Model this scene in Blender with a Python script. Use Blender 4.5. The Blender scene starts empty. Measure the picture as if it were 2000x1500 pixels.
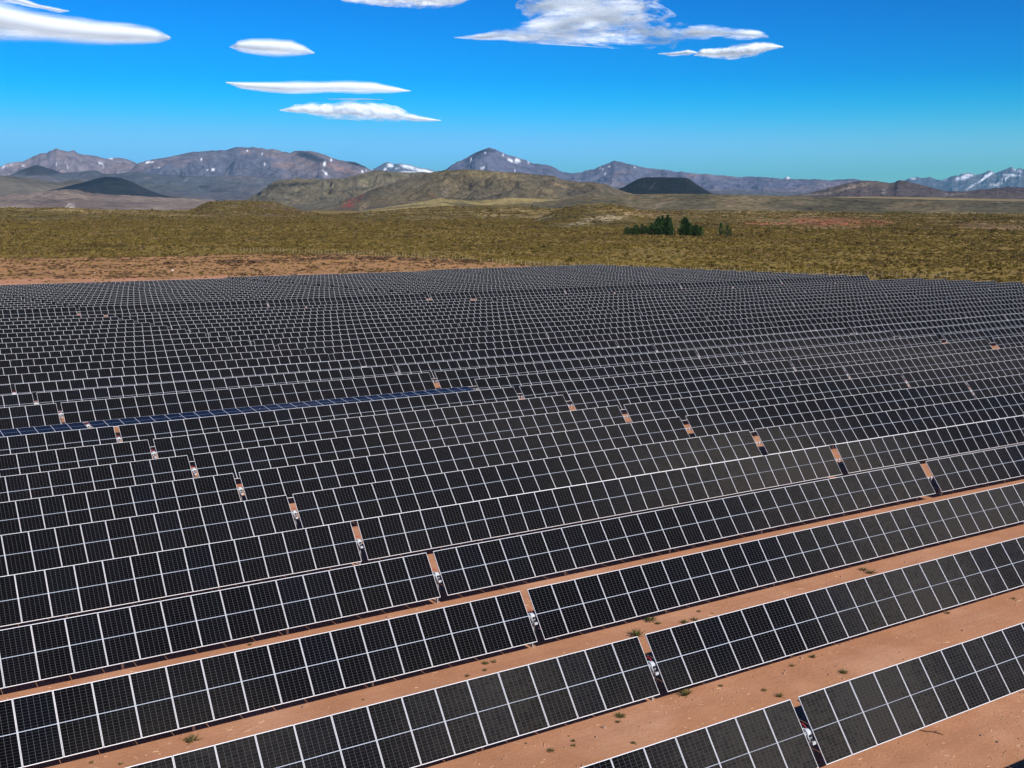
import bpy, math, random
import numpy as np
from mathutils import Vector, Matrix

# ------------------------------------------------------------------ camera, sky, sun, exposure
S = bpy.context.scene
COL = S.collection
CAMZ = 24.8                      # eye height above the open plain (z = 0)
YAW, PITCH, FPX = math.radians(-33.07), math.radians(9.206), 2160.5
cam_d = bpy.data.cameras.new("camera")
cam_d.sensor_width = 36.0
cam_d.lens = FPX / 2000 * 36
cam_d.clip_start = 0.5
cam_d.clip_end = 300000
cam = bpy.data.objects.new("camera", cam_d)
cam.location = (0, 0, CAMZ)
cam.rotation_euler = (math.radians(90) - PITCH, 0, YAW)
COL.objects.link(cam)
S.camera = cam

SUN_EL = math.radians(38.5)
SUN_AZ = math.radians(181.0)     # compass style: 0 = +Y, sun stands behind the camera
world = bpy.data.worlds.new("World")
S.world = world
world.use_nodes = True
wn = world.node_tree.nodes
wl = world.node_tree.links
wn.clear()
sky = wn.new("ShaderNodeTexSky")
sky.sky_type = 'NISHITA'
sky.sun_disc = False
sky.sun_elevation = SUN_EL
sky.sun_rotation = SUN_AZ
sky.altitude = 1400
sky.air_density = 1.15
sky.dust_density = 0.12
sky.ozone_density = 5.0
hsv = wn.new("ShaderNodeHueSaturation")
hsv.inputs['Saturation'].default_value = 1.8
hsv.inputs['Value'].default_value = 1.08
hsv.inputs['Hue'].default_value = 0.494
bg = wn.new("ShaderNodeBackground")
bg.inputs['Strength'].default_value = 0.1
wo = wn.new("ShaderNodeOutputWorld")
wl.new(sky.outputs[0], hsv.inputs['Color'])


def wvec(op, a, b):
    nd = wn.new("ShaderNodeVectorMath"); nd.operation = op
    wl.new(a, nd.inputs[0]); nd.inputs[1].default_value = b
    return nd.outputs[0]


# a deeper contrast for the whole sky, the same everywhere: colour squared, then scaled per channel
v_ = wvec('MULTIPLY', hsv.outputs[0], (0.105, 0.105, 0.105))
v_ = wvec('MAXIMUM', v_, (0, 0, 0))
v_ = wvec('MINIMUM', v_, (0.95, 0.95, 0.95))
v_ = wvec('POWER', v_, (2.0, 1.9, 1.9))
v_ = wvec('MULTIPLY', v_, (1.7, 1.66, 1.30))
# soft shoulder so that the brightest parts of the sky keep their blue
q_ = wvec('POWER', wvec('MULTIPLY', v_, (1 / 0.22, 1 / 0.70, 1 / 2.0)), (3, 3, 3))
q_ = wvec('POWER', wvec('ADD', q_, (1, 1, 1)), (1 / 3, 1 / 3, 1 / 3))
dv_ = wn.new("ShaderNodeVectorMath"); dv_.operation = 'DIVIDE'
wl.new(v_, dv_.inputs[0]); wl.new(q_, dv_.inputs[1])
v_ = wvec('MULTIPLY', dv_.outputs[0], (10, 10, 10))
wl.new(v_, bg.inputs['Color'])
wl.new(bg.outputs[0], wo.inputs[0])

sun_d = bpy.data.lights.new("sun", 'SUN')
sun_d.energy = 5.0
sun_d.angle = math.radians(0.53)
sun_d.color = (1.0, 0.96, 0.90)
sun = bpy.data.objects.new("sun", sun_d)
sun.rotation_euler = (math.radians(90) - SUN_EL, 0, math.radians(-1.0))
sun.location = (0, -40, 90)
COL.objects.link(sun)

S.view_settings.view_transform = 'Standard'
S.view_settings.look = 'None'
S.view_settings.exposure = 0.0
S.view_settings.gamma = 1.0
S.view_settings.use_curve_mapping = False
S.cycles.max_bounces = 6
S.cycles.transparent_max_bounces = 24
S.cycles.volume_bounces = 1
S.cycles.use_fast_gi = False

# ------------------------------------------------------------------ numpy noise and view helpers
_cy, _sy, _cp, _sp = math.cos(YAW), math.sin(YAW), math.cos(PITCH), math.sin(PITCH)
FWD = np.array([-_sy * _cp, _cy * _cp, -_sp])
RGT = np.array([_cy, _sy, 0.0])
UPV = np.cross(RGT, FWD)


def ray(x, y):
    """direction through photo point x, y (photo 2000 x 1500)"""
    return FWD + RGT * ((x - 1000) / FPX) - UPV * ((y - 750) / FPX)


def on_plane(x, y, z=0.0):
    d = ray(x, y)
    t = (z - CAMZ) / d[2]
    return d[0] * t, d[1] * t


def at_range(x, y, R):
    """world point seen at photo x, y, R metres away along the ground"""
    d = ray(x, y)
    d = d / math.hypot(d[0], d[1]) * R
    return np.array([d[0], d[1], d[2] + CAMZ])


def to_photo(X, Y, Z):
    P = np.stack([X, Y, Z - CAMZ], -1)
    f = P @ FWD
    return 1000 + FPX * (P @ RGT) / f, 750 - FPX * (P @ UPV) / f, f


def _hash(ix, iy, seed):
    h = (ix.astype(np.int64) * 374761393 + iy.astype(np.int64) * 668265263 + seed * 1442695041) & 0xffffffff
    h = ((h ^ (h >> 13)) * 1274126177) & 0xffffffff
    h = (h ^ (h >> 16)) & 0xffffffff
    return h / 4294967295.0


def vnoise(x, y, seed=0):
    x = np.asarray(x, float); y = np.asarray(y, float)
    ix, iy = np.floor(x), np.floor(y)
    fx, fy = x - ix, y - iy
    fx = fx * fx * fx * (fx * (fx * 6 - 15) + 10); fy = fy * fy * fy * (fy * (fy * 6 - 15) + 10)
    ix = ix.astype(np.int64); iy = iy.astype(np.int64)
    a = _hash(ix, iy, seed); b = _hash(ix + 1, iy, seed)
    c = _hash(ix, iy + 1, seed); d = _hash(ix + 1, iy + 1, seed)
    return (a + (b - a) * fx) * (1 - fy) + (c + (d - c) * fx) * fy


def fbm(x, y, seed=0, octs=4, lac=2.03, gain=0.5):
    s = 0; a = 1; t = 0
    for o in range(octs):
        s = s + a * vnoise(x, y, seed + o * 17); t += a
        x = x * lac + 13.7; y = y * lac - 7.1; a *= gain
    return s / t


def ridged(x, y, seed=0, octs=4):
    s = 0; a = 1; t = 0
    for o in range(octs):
        s = s + a * (1 - np.abs(2 * vnoise(x, y, seed + o * 31) - 1)); t += a
        x = x * 2.1 + 5.3; y = y * 2.1 + 1.9; a *= 0.5
    return s / t


def smooth(a, b, x):
    t = np.clip((x - a) / (b - a), 0, 1)
    return t * t * (3 - 2 * t)


# ------------------------------------------------------------------ object helpers
def tag(o, label=None, cat=None, group=None, kind=None):
    if label: o['label'] = label
    if cat: o['category'] = cat
    if group: o['group'] = group
    if kind: o['kind'] = kind
    return o


def link(name, data, parent=None):
    o = bpy.data.objects.new(name, data)
    COL.objects.link(o)
    if parent is not None:
        o.parent = parent
    return o


def empty(name, loc=(0, 0, 0), rz=0.0):
    o = bpy.data.objects.new(name, None)
    o.empty_display_size = 0.5
    o.location = loc
    o.rotation_euler = (0, 0, rz)
    COL.objects.link(o)
    return o


def mesh(name, V, F, mats=(), midx=None, smooth_=False):
    me = bpy.data.meshes.new(name)
    me.from_pydata([tuple(v) for v in V], [], [tuple(f) for f in F])
    for m in mats: me.materials.append(m)
    if midx is not None:
        me.polygons.foreach_set('material_index', list(midx))
    if smooth_:
        me.polygons.foreach_set('use_smooth', [True] * len(me.polygons))
    me.update()
    return me


def grid_mesh(name, X, Y, Z, mats, smooth_=True):
    """X, Y, Z arrays n x m -> quad mesh"""
    n, m = X.shape
    V = np.stack([X, Y, Z], -1).reshape(-1, 3)
    i = np.arange(n - 1)[:, None] * m + np.arange(m - 1)[None, :]
    F = np.stack([i, i + 1, i + m + 1, i + m], -1).reshape(-1, 4)
    me = bpy.data.meshes.new(name)
    me.vertices.add(len(V)); me.vertices.foreach_set('co', V.ravel())
    me.loops.add(F.size); me.loops.foreach_set('vertex_index', F.ravel().astype(np.int32))
    me.polygons.add(len(F))
    me.polygons.foreach_set('loop_start', (np.arange(len(F)) * 4).astype(np.int32))
    me.polygons.foreach_set('loop_total', np.full(len(F), 4, np.int32))
    if smooth_:
        me.polygons.foreach_set('use_smooth', np.ones(len(F), bool))
    for q in mats: me.materials.append(q)
    me.update(calc_edges=True)
    me.validate()
    return me


def color_attr(me, name, C):
    a = me.color_attributes.new(name, 'FLOAT_COLOR', 'POINT')
    a.data.foreach_set('color', np.concatenate([C, np.ones((len(C), 1))], 1).astype(np.float32).ravel())


class MB:
    """collects boxes, tubes and discs for one mesh"""
    def __init__(s): s.V = []; s.F = []; s.M = []

    def add(s, V, F, m=0):
        o = len(s.V); s.V += [tuple(v) for v in V]
        s.F += [tuple(o + i for i in f) for f in F]; s.M += [m] * len(F)

    def box(s, x0, x1, y0, y1, z0, z1, m=0):
        s.add([(x0, y0, z0), (x1, y0, z0), (x1, y1, z0), (x0, y1, z0), (x0, y0, z1), (x1, y0, z1), (x1, y1, z1), (x0, y1, z1)],
              [(0, 3, 2, 1), (4, 5, 6, 7), (0, 1, 5, 4), (1, 2, 6, 5), (2, 3, 7, 6), (3, 0, 4, 7)], m)

    def tube(s, pts, rad, n=8, m=0, caps=True):
        pts = [Vector(p) for p in pts]
        if not hasattr(rad, '__len__'): rad = [rad] * len(pts)
        rings = []
        for i, p in enumerate(pts):
            d = (pts[min(i + 1, len(pts) - 1)] - pts[max(i - 1, 0)]).normalized()
            a = d.orthogonal().normalized() if i == 0 else (a - d * a.dot(d)).normalized()
            b = d.cross(a)
            rings.append([p + (a * math.cos(2 * math.pi * k / n) + b * math.sin(2 * math.pi * k / n)) * rad[i] for k in range(n)])
        V = [v for r in rings for v in r]; F = []
        for i in range(len(pts) - 1):
            for k in range(n):
                F.append((i * n + k, i * n + (k + 1) % n, (i + 1) * n + (k + 1) % n, (i + 1) * n + k))
        if caps:
            F.append(tuple(reversed(range(n)))); F.append(tuple((len(pts) - 1) * n + k for k in range(n)))
        s.add(V, F, m)

    def ball(s, c, rx, ry, rz, nu=10, nv=6, m=0):
        V = [(c[0], c[1], c[2] + rz)]; F = []
        for j in range(1, nv):
            t = math.pi * j / nv
            for k in range(nu):
                p = 2 * math.pi * k / nu
                V.append((c[0] + rx * math.sin(t) * math.cos(p), c[1] + ry * math.sin(t) * math.sin(p), c[2] + rz * math.cos(t)))
        V.append((c[0], c[1], c[2] - rz))
        for k in range(nu):
            F.append((0, 1 + k, 1 + (k + 1) % nu))
            F.append((len(V) - 1, 1 + (nv - 2) * nu + (k + 1) % nu, 1 + (nv - 2) * nu + k))
        for j in range(nv - 2):
            for k in range(nu):
                a = 1 + j * nu + k; b = 1 + j * nu + (k + 1) % nu
                F.append((a, a + nu, b + nu, b))
        s.add(V, F, m)

    def me(s, name, mats, smooth_=False):
        return mesh(name, s.V, s.F, mats, s.M, smooth_)


# ------------------------------------------------------------------ node helpers
class NT:
    def __init__(s, mat):
        mat.use_nodes = True
        s.t = mat.node_tree; s.t.nodes.clear(); s.L = s.t.links
        s.out = s.t.nodes.new("ShaderNodeOutputMaterial")

    def n(s, typ, **kw):
        nd = s.t.nodes.new(typ)
        for k, v in kw.items(): setattr(nd, k, v)
        return nd

    def set(s, sock, v):
        if hasattr(v, 'is_output') or isinstance(v, bpy.types.NodeSocket): s.L.new(v, sock)
        elif isinstance(v, (tuple, list)) and len(v) == 3 and sock.type == 'RGBA': sock.default_value = (*v, 1)
        else: sock.default_value = v

    def math(s, op, a, b=None, c=None, clamp=False):
        nd = s.n("ShaderNodeMath", operation=op, use_clamp=clamp)
        s.set(nd.inputs[0], a)
        if b is not None: s.set(nd.inputs[1], b)
        if c is not None: s.set(nd.inputs[2], c)
        return nd.outputs[0]

    def mix(s, f, a, b, typ='MIX'):
        nd = s.n("ShaderNodeMix", data_type='RGBA', blend_type=typ)
        nd.clamp_factor = True
        s.set(nd.inputs[0], f); s.set(nd.inputs[6], a); s.set(nd.inputs[7], b)
        return nd.outputs[2]

    def noise(s, vec, scale, detail=4, rough=0.55, dist=0.0):
        nd = s.n("ShaderNodeTexNoise")
        if vec is not None: s.L.new(vec, nd.inputs['Vector'])
        nd.inputs['Scale'].default_value = scale; nd.inputs['Detail'].default_value = detail
        nd.inputs['Roughness'].default_value = rough; nd.inputs['Distortion'].default_value = dist
        return nd.outputs[0]

    def ramp(s, f, stops, interp='LINEAR'):
        nd = s.n("ShaderNodeValToRGB")
        nd.color_ramp.interpolation = interp
        e = nd.color_ramp.elements
        while len(e) < len(stops): e.new(0.5)
        for q, (p, c) in zip(e, stops):
            q.position = p; q.color = (*c, 1) if hasattr(c, '__len__') else (c, c, c, 1)
        s.L.new(f, nd.inputs[0])
        return nd.outputs[0]

    def mapping(s, vec, scale=(1, 1, 1), rot=(0, 0, 0), loc=(0, 0, 0)):
        nd = s.n("ShaderNodeMapping")
        s.L.new(vec, nd.inputs[0])
        nd.inputs['Scale'].default_value = scale; nd.inputs['Rotation'].default_value = rot; nd.inputs['Location'].default_value = loc
        return nd.outputs[0]

    def pos(s): return s.n("ShaderNodeNewGeometry").outputs['Position']

    def bsdf(s, color, rough=0.8, bump=None, bstr=0.3, bdist=0.1, spec=0.3, metal=0.0):
        b = s.n("ShaderNodeBsdfPrincipled")
        s.set(b.inputs['Base Color'], color)
        s.set(b.inputs['Roughness'], rough)
        b.inputs['Specular IOR Level'].default_value = spec
        b.inputs['Metallic'].default_value = metal
        if bump is not None:
            bp = s.n("ShaderNodeBump"); bp.inputs['Strength'].default_value = bstr; bp.inputs['Distance'].default_value = bdist
            s.L.new(bump, bp.inputs['Height']); s.L.new(bp.outputs[0], b.inputs['Normal'])
        s.L.new(b.outputs[0], s.out.inputs[0])
        return b


def new_mat(name):
    m = bpy.data.materials.new(name)
    return m, NT(m)


def plain_mat(name, col, rough=0.6, metal=0.0, spec=0.4, var=0.0, scale=3.0):
    m, t = new_mat(name)
    c = col
    if var:
        nz = t.noise(t.n("ShaderNodeTexCoord").outputs['Object'], scale, 5)
        c = t.mix(nz, tuple(x * (1 - var) for x in col), tuple(min(1, x * (1 + var)) for x in col))
    t.bsdf(c, rough, metal=metal, spec=spec)
    return m
# height of the tracker axes: one line per row, one value every 40 m from X = -60 (metres above the open plain: add 24.8)
ZG=[
 [-16.70,-17.23,-17.77,-18.23,-18.62,-19.03,-19.46,-19.90,-20.31,-20.69],
 [-16.83,-17.30,-17.84,-18.24,-18.64,-19.08,-19.50,-19.88,-20.23,-20.55],
 [-16.98,-17.38,-17.86,-18.23,-18.69,-19.15,-19.53,-19.86,-20.15,-20.41],
 [-17.14,-17.57,-18.05,-18.38,-18.83,-19.23,-19.56,-19.82,-20.06,-20.27],
 [-17.30,-17.71,-18.10,-18.42,-18.99,-19.31,-19.56,-19.77,-19.96,-20.13],
 [-17.44,-17.80,-18.16,-18.51,-19.01,-19.31,-19.52,-19.70,-19.86,-20.00],
 [-17.57,-17.84,-18.16,-18.47,-18.93,-19.25,-19.46,-19.62,-19.75,-19.88],
 [-17.68,-17.92,-18.21,-18.51,-18.92,-19.17,-19.37,-19.52,-19.66,-19.79],
 [-17.80,-18.05,-18.32,-18.58,-18.95,-19.12,-19.28,-19.43,-19.58,-19.72],
 [-17.91,-18.17,-18.42,-18.61,-19.01,-19.12,-19.22,-19.37,-19.53,-19.68],
 [-17.99,-18.26,-18.52,-18.78,-19.07,-19.08,-19.19,-19.36,-19.53,-19.69],
 [-18.05,-18.32,-18.63,-18.98,-19.17,-19.19,-19.26,-19.41,-19.58,-19.74],
 [-18.09,-18.38,-18.70,-19.06,-19.30,-19.35,-19.41,-19.54,-19.68,-19.83],
 [-18.13,-18.44,-18.77,-19.12,-19.40,-19.47,-19.59,-19.71,-19.84,-19.96],
 [-18.18,-18.49,-18.83,-19.19,-19.50,-19.61,-19.76,-19.90,-20.02,-20.14],
 [-18.24,-18.55,-18.90,-19.31,-19.63,-19.77,-19.92,-20.08,-20.22,-20.34],
 [-18.31,-18.65,-19.02,-19.46,-19.77,-19.91,-20.07,-20.25,-20.42,-20.57],
 [-18.41,-18.76,-19.16,-19.61,-19.92,-20.05,-20.22,-20.43,-20.63,-20.81],
 [-18.52,-18.89,-19.29,-19.74,-20.06,-20.19,-20.36,-20.59,-20.83,-21.05],
 [-18.65,-19.02,-19.43,-19.86,-20.18,-20.32,-20.50,-20.75,-21.03,-21.30],
 [-18.78,-19.16,-19.56,-19.97,-20.30,-20.47,-20.65,-20.89,-21.22,-21.53],
 [-18.91,-19.28,-19.68,-20.08,-20.41,-20.62,-20.79,-21.03,-21.39,-21.74],
 [-19.04,-19.40,-19.78,-20.18,-20.52,-20.75,-20.93,-21.16,-21.53,-21.92],
 [-19.16,-19.50,-19.88,-20.28,-20.60,-20.85,-21.06,-21.30,-21.66,-22.06],
 [-19.27,-19.61,-19.98,-20.38,-20.70,-20.95,-21.18,-21.45,-21.80,-22.19],
 [-19.39,-19.72,-20.08,-20.49,-20.83,-21.08,-21.32,-21.60,-21.94,-22.31],
 [-19.51,-19.85,-20.21,-20.62,-20.99,-21.24,-21.48,-21.77,-22.10,-22.44],
 [-19.64,-19.99,-20.37,-20.79,-21.16,-21.42,-21.66,-21.95,-22.28,-22.60],
 [-19.78,-20.14,-20.53,-20.95,-21.32,-21.59,-21.84,-22.13,-22.44,-22.74],
 [-19.93,-20.29,-20.68,-21.10,-21.47,-21.75,-22.01,-22.29,-22.59,-22.87],
 [-20.09,-20.44,-20.82,-21.23,-21.60,-21.90,-22.16,-22.44,-22.72,-22.99],
 [-20.25,-20.59,-20.95,-21.35,-21.72,-22.03,-22.30,-22.58,-22.85,-23.09],
 [-20.41,-20.74,-21.09,-21.46,-21.83,-22.15,-22.43,-22.71,-22.96,-23.19],
 [-20.58,-20.89,-21.22,-21.59,-21.95,-22.27,-22.55,-22.82,-23.07,-23.27],
 [-20.75,-21.05,-21.37,-21.72,-22.07,-22.38,-22.67,-22.93,-23.16,-23.36],
 [-20.92,-21.21,-21.52,-21.86,-22.19,-22.50,-22.78,-23.03,-23.25,-23.45],
 [-21.09,-21.37,-21.67,-22.00,-22.32,-22.61,-22.88,-23.13,-23.35,-23.55],
 [-21.26,-21.53,-21.82,-22.13,-22.44,-22.73,-22.99,-23.23,-23.45,-23.65],
 [-21.44,-21.69,-21.96,-22.26,-22.56,-22.84,-23.09,-23.33,-23.54,-23.74],
 [-21.62,-21.85,-22.11,-22.39,-22.68,-22.94,-23.19,-23.42,-23.63,-23.82],
 [-21.81,-22.02,-22.26,-22.52,-22.79,-23.05,-23.29,-23.51,-23.71,-23.89],
 [-22.00,-22.20,-22.42,-22.66,-22.92,-23.16,-23.38,-23.59,-23.78,-23.96],
 [-22.20,-22.38,-22.58,-22.81,-23.04,-23.27,-23.48,-23.67,-23.86,-24.02],
 [-22.40,-22.57,-22.76,-22.96,-23.17,-23.37,-23.57,-23.75,-23.93,-24.08],
 [-22.60,-22.76,-22.93,-23.11,-23.29,-23.48,-23.66,-23.83,-23.99,-24.14],
 [-22.80,-22.95,-23.10,-23.26,-23.42,-23.59,-23.75,-23.91,-24.06,-24.20],
]

# ------------------------------------------------------------------ the lie of the land
ZGA = np.array(ZG) + CAMZ
ROW0, PITCHY, ROAD = 17.006, 7.3327, 12.43
N_LAST = 44


def row_y(r):
    return ROW0 + PITCHY * r + (ROAD if r >= 27 else 0)


_YR = np.array([row_y(r) for r in range(46)])


def axis_z(X, Y):
    """height of the tracker axes over world X, Y"""
    X = np.asarray(X, float); Y = np.asarray(Y, float)
    r = np.interp(Y, _YR, np.arange(46.0))
    c = np.clip((X + 60) / 40, 0, ZGA.shape[1] - 1.001)
    i = np.floor(r).astype(int).clip(0, 44); j = np.floor(c).astype(int)
    fr, fc = r - i, c - j
    return ((ZGA[i, j] * (1 - fc) + ZGA[i, j + 1] * fc) * (1 - fr) + (ZGA[i + 1, j] * (1 - fc) + ZGA[i + 1, j + 1] * fc) * fr)


# right-hand end of the farm at every row, and the cleared strip behind the last rows
def farm_right(Y):
    r = np.interp(Y, _YR, np.arange(46.0))
    return 28.99 - 0.7734 * r + 271.9


_bp = [(-320, 528, 590), (0, 507, 550), (200, 506, 549), (340, 503.5, 545), (500, 500, 542), (640, 500, 536), (760, 503, 531), (900, 510, 527), (1010, 517.5, 524), (1120, 521.5, 522)]
_ang, _r0, _r1 = [], [], []
for (bx, yt, yb) in _bp:
    a0 = on_plane(bx, yt, 0.0); a1 = on_plane(bx, yb, 0.5)
    _ang.append(math.atan2(a0[0], a0[1])); _r1.append(math.hypot(*a0)); _r0.append(math.hypot(*a1))


def strip_mask(X, Y):
    """1 inside the cleared sandy strip behind the rows; second value: 0 at its near side, 1 at its far side"""
    a = np.arctan2(X, Y); R = np.hypot(X, Y)
    far = np.interp(a, _ang, _r1); near = np.interp(a, _ang, _r0)
    w = fbm(X / 9, Y / 9, 5, 3) * 16 - 8
    m = smooth(0, 5, far - R + w * 0.6) * (R > near - 60) * smooth(_ang[-1] + 0.01, _ang[-1] - 0.03, a) * (Y > 250)
    return m, np.clip((R - near) / np.maximum(far - near, 5), 0, 1)


def ground_z(X, Y):
    X = np.asarray(X, float); Y = np.asarray(Y, float)
    farm = axis_z(X, np.clip(Y, 0, 350)) - 1.5
    dx = np.maximum(np.maximum(X - farm_right(Y) - 6, -60 - X), 0)
    dy = np.maximum(Y - 352, 0)
    out = np.hypot(dx, dy)
    w = smooth(0, 140, out)
    plain = (fbm(X / 260, Y / 260, 3, 3) - 0.5) * 3.0 * smooth(150, 900, out)
    far = smooth(1500, 9000, out)
    plain = plain * (1 - far)
    z = farm * (1 - w) + plain * w
    m, u = strip_mask(X, Y)
    berm = m * smooth(0.25, 0.5, u) * (0.35 + 1.1 * fbm(X / 7, Y / 7, 9, 3) ** 1.5 + 0.5 * fbm(X / 3, Y / 3, 19, 2) ** 2)
    z = z + berm * 0.9
    return z


def gz(x, y):
    return float(ground_z(np.array([x]), np.array([y]))[0])


def on_ground(x, y):
    """world point of the ground seen at photo x, y"""
    z = 3.0
    for _ in range(30):
        X, Y = on_plane(x, y, z)
        z = 0.5 * z + 0.5 * gz(X, Y)
    return Vector((X, Y, gz(X, Y)))


def axis_nodes(a, b, step, far, growth=1.11):
    m = list(np.arange(a, b + 1e-6, step))
    s = step; v = m[-1]
    while v < far:
        s *= growth; v += s; m.append(v)
    s = step; v = m[0]; pre = []
    while v > -far:
        s *= growth; v -= s; pre.append(v)
    return np.array(pre[::-1] + m)


gx = axis_nodes(-60, 420, 3.0, 62000)
gy = axis_nodes(2, 560, 3.0, 62000)
GX, GY = np.meshgrid(gx, gy, indexing='ij')
GZ = ground_z(GX, GY)

m_ground, t = new_mat("sandy_and_scrubby_ground")
P = t.pos()
att = t.n("ShaderNodeVertexColor", layer_name="mask").outputs[0]
sep = t.n("ShaderNodeSeparateColor"); t.L.new(att, sep.inputs[0])
n_big = t.noise(P, 0.05, 5, 0.6)
n_mid = t.noise(P, 0.45, 6, 0.65)
n_fin = t.noise(P, 6.0, 6, 0.7)
n_grit = t.noise(P, 34.0, 3, 0.7)
sand = t.ramp(n_mid, [(0.28, (0.43, 0.200, 0.103)), (0.5, (0.515, 0.245, 0.130)), (0.72, (0.61, 0.305, 0.172))])
sand = t.mix(t.math('MULTIPLY', t.math('SUBTRACT', n_fin, 0.42, clamp=True), 2.2, clamp=True), sand, (0.53, 0.265, 0.145))
sand = t.mix(t.math('MULTIPLY', t.math('SUBTRACT', 0.43, n_grit, clamp=True), 5.0, clamp=True), sand, (0.26, 0.125, 0.07))
sand = t.mix(t.math('MULTIPLY', t.math('SUBTRACT', n_grit, 0.66, clamp=True), 9.0, clamp=True), sand, (0.68, 0.45, 0.28))
sand = t.mix(t.math('MULTIPLY', t.math('SUBTRACT', t.noise(P, 0.16, 5, 0.6), 0.52, clamp=True), 4.0, clamp=True), sand, (0.63, 0.345, 0.21))
streak = t.noise(t.mapping(P, (0.05, 0.9, 1.0)), 1.6, 4, 0.6)
sand = t.mix(t.math('MULTIPLY', t.math('SUBTRACT', streak, 0.5, clamp=True), 1.6, clamp=True), sand, (0.42, 0.19, 0.098))
# far plain: olive and straw coloured low cover between the shrubs
p_a = t.noise(t.mapping(P, (1, 1, 1)), 0.012, 6, 0.62)
p_b = t.noise(P, 0.11, 6, 0.68)
p_c = t.noise(P, 0.55, 4, 0.7)
plain = t.ramp(p_b, [(0.30, (0.145, 0.098, 0.024)), (0.46, (0.235, 0.160, 0.036)), (0.58, (0.32, 0.215, 0.052)), (0.74, (0.42, 0.275, 0.105))])
plain = t.mix(t.math('MULTIPLY', t.math('SUBTRACT', p_c, 0.45, clamp=True), 2.5, clamp=True), plain, (0.085, 0.072, 0.022))
plain = t.mix(t.math('MULTIPLY', t.math('SUBTRACT', p_a, 0.54, clamp=True), 5.0, clamp=True), plain, (0.20, 0.125, 0.062))
rough_g = t.ramp(n_mid, [(0.34, (0.23, 0.122, 0.05)), (0.5, (0.40, 0.21, 0.088)), (0.68, (0.52, 0.275, 0.125))])
rough_g = t.mix(t.math('MULTIPLY', t.math('SUBTRACT', n_fin, 0.5, clamp=True), 3.0, clamp=True), rough_g, (0.28, 0.185, 0.07))
nm = t.math('MULTIPLY', t.math('SUBTRACT', p_c, 0.5), 0.55)
mk = t.math('ADD', sep.outputs[0], nm)
mk = t.math('MULTIPLY', t.math('SUBTRACT', mk, 0.42, clamp=True), 5.0, clamp=True)
mk2 = t.math('MULTIPLY', t.math('SUBTRACT', t.math('ADD', sep.outputs[1], nm), 0.42, clamp=True), 5.0, clamp=True)
colr = t.mix(mk, plain, sand)
colr = t.mix(mk2, colr, rough_g)
bmp = t.math('ADD', t.math('MULTIPLY', n_fin, 0.7), t.math('MULTIPLY', n_grit, 0.25))
t.bsdf(colr, 0.95, bump=bmp, bstr=0.55, bdist=0.09, spec=0.1)

ground_me = grid_mesh("ground", GX, GY, GZ, [m_ground])
inside = smooth(14, 2, np.maximum(np.maximum(GX - farm_right(GY) - 2, GY - 353), 0)) * (GX > -1200)
sm, su = strip_mask(GX, GY)
clear = np.maximum(inside * (GY < 380), sm)
roughm = sm * smooth(0.0, 0.14, su + (fbm(GX / 12, GY / 12, 77, 3) - 0.5) * 0.3) * (GY > 345)
# a bare sandy verge with a thin green edge right behind the last rows
color_attr(ground_me, "mask", np.stack([clear.ravel(), roughm.ravel(), np.zeros(clear.size)], 1))
ground = tag(link("ground", ground_me), kind='structure')

# ------------------------------------------------------------------ hills and mountains
def hill_material(name, fine, contrast=0.35, rough=0.95):
    m, t = new_mat(name)
    c = t.n("ShaderNodeVertexColor", layer_name="tone").outputs[0]
    P = t.pos()
    a = t.noise(P, 1.0 / fine, 7, 0.68)
    b = t.noise(P, 1.0 / (fine * 7), 5, 0.6)
    v = t.math('ADD', t.math('MULTIPLY', t.math('SUBTRACT', a, 0.5), contrast * 6.5), t.math('MULTIPLY', t.math('SUBTRACT', b, 0.5), contrast * 2.6))
    v = t.math('MAXIMUM', v, -0.75)
    v = t.math('ADD', v, 1.0)
    nd = t.n("ShaderNodeVectorMath", operation='SCALE')
    t.L.new(c, nd.inputs[0]); t.L.new(v, nd.inputs['Scale'])
    t.bsdf(nd.outputs[0], rough, bump=a, bstr=0.5, bdist=fine * 0.25, spec=0.08)
    return m


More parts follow.
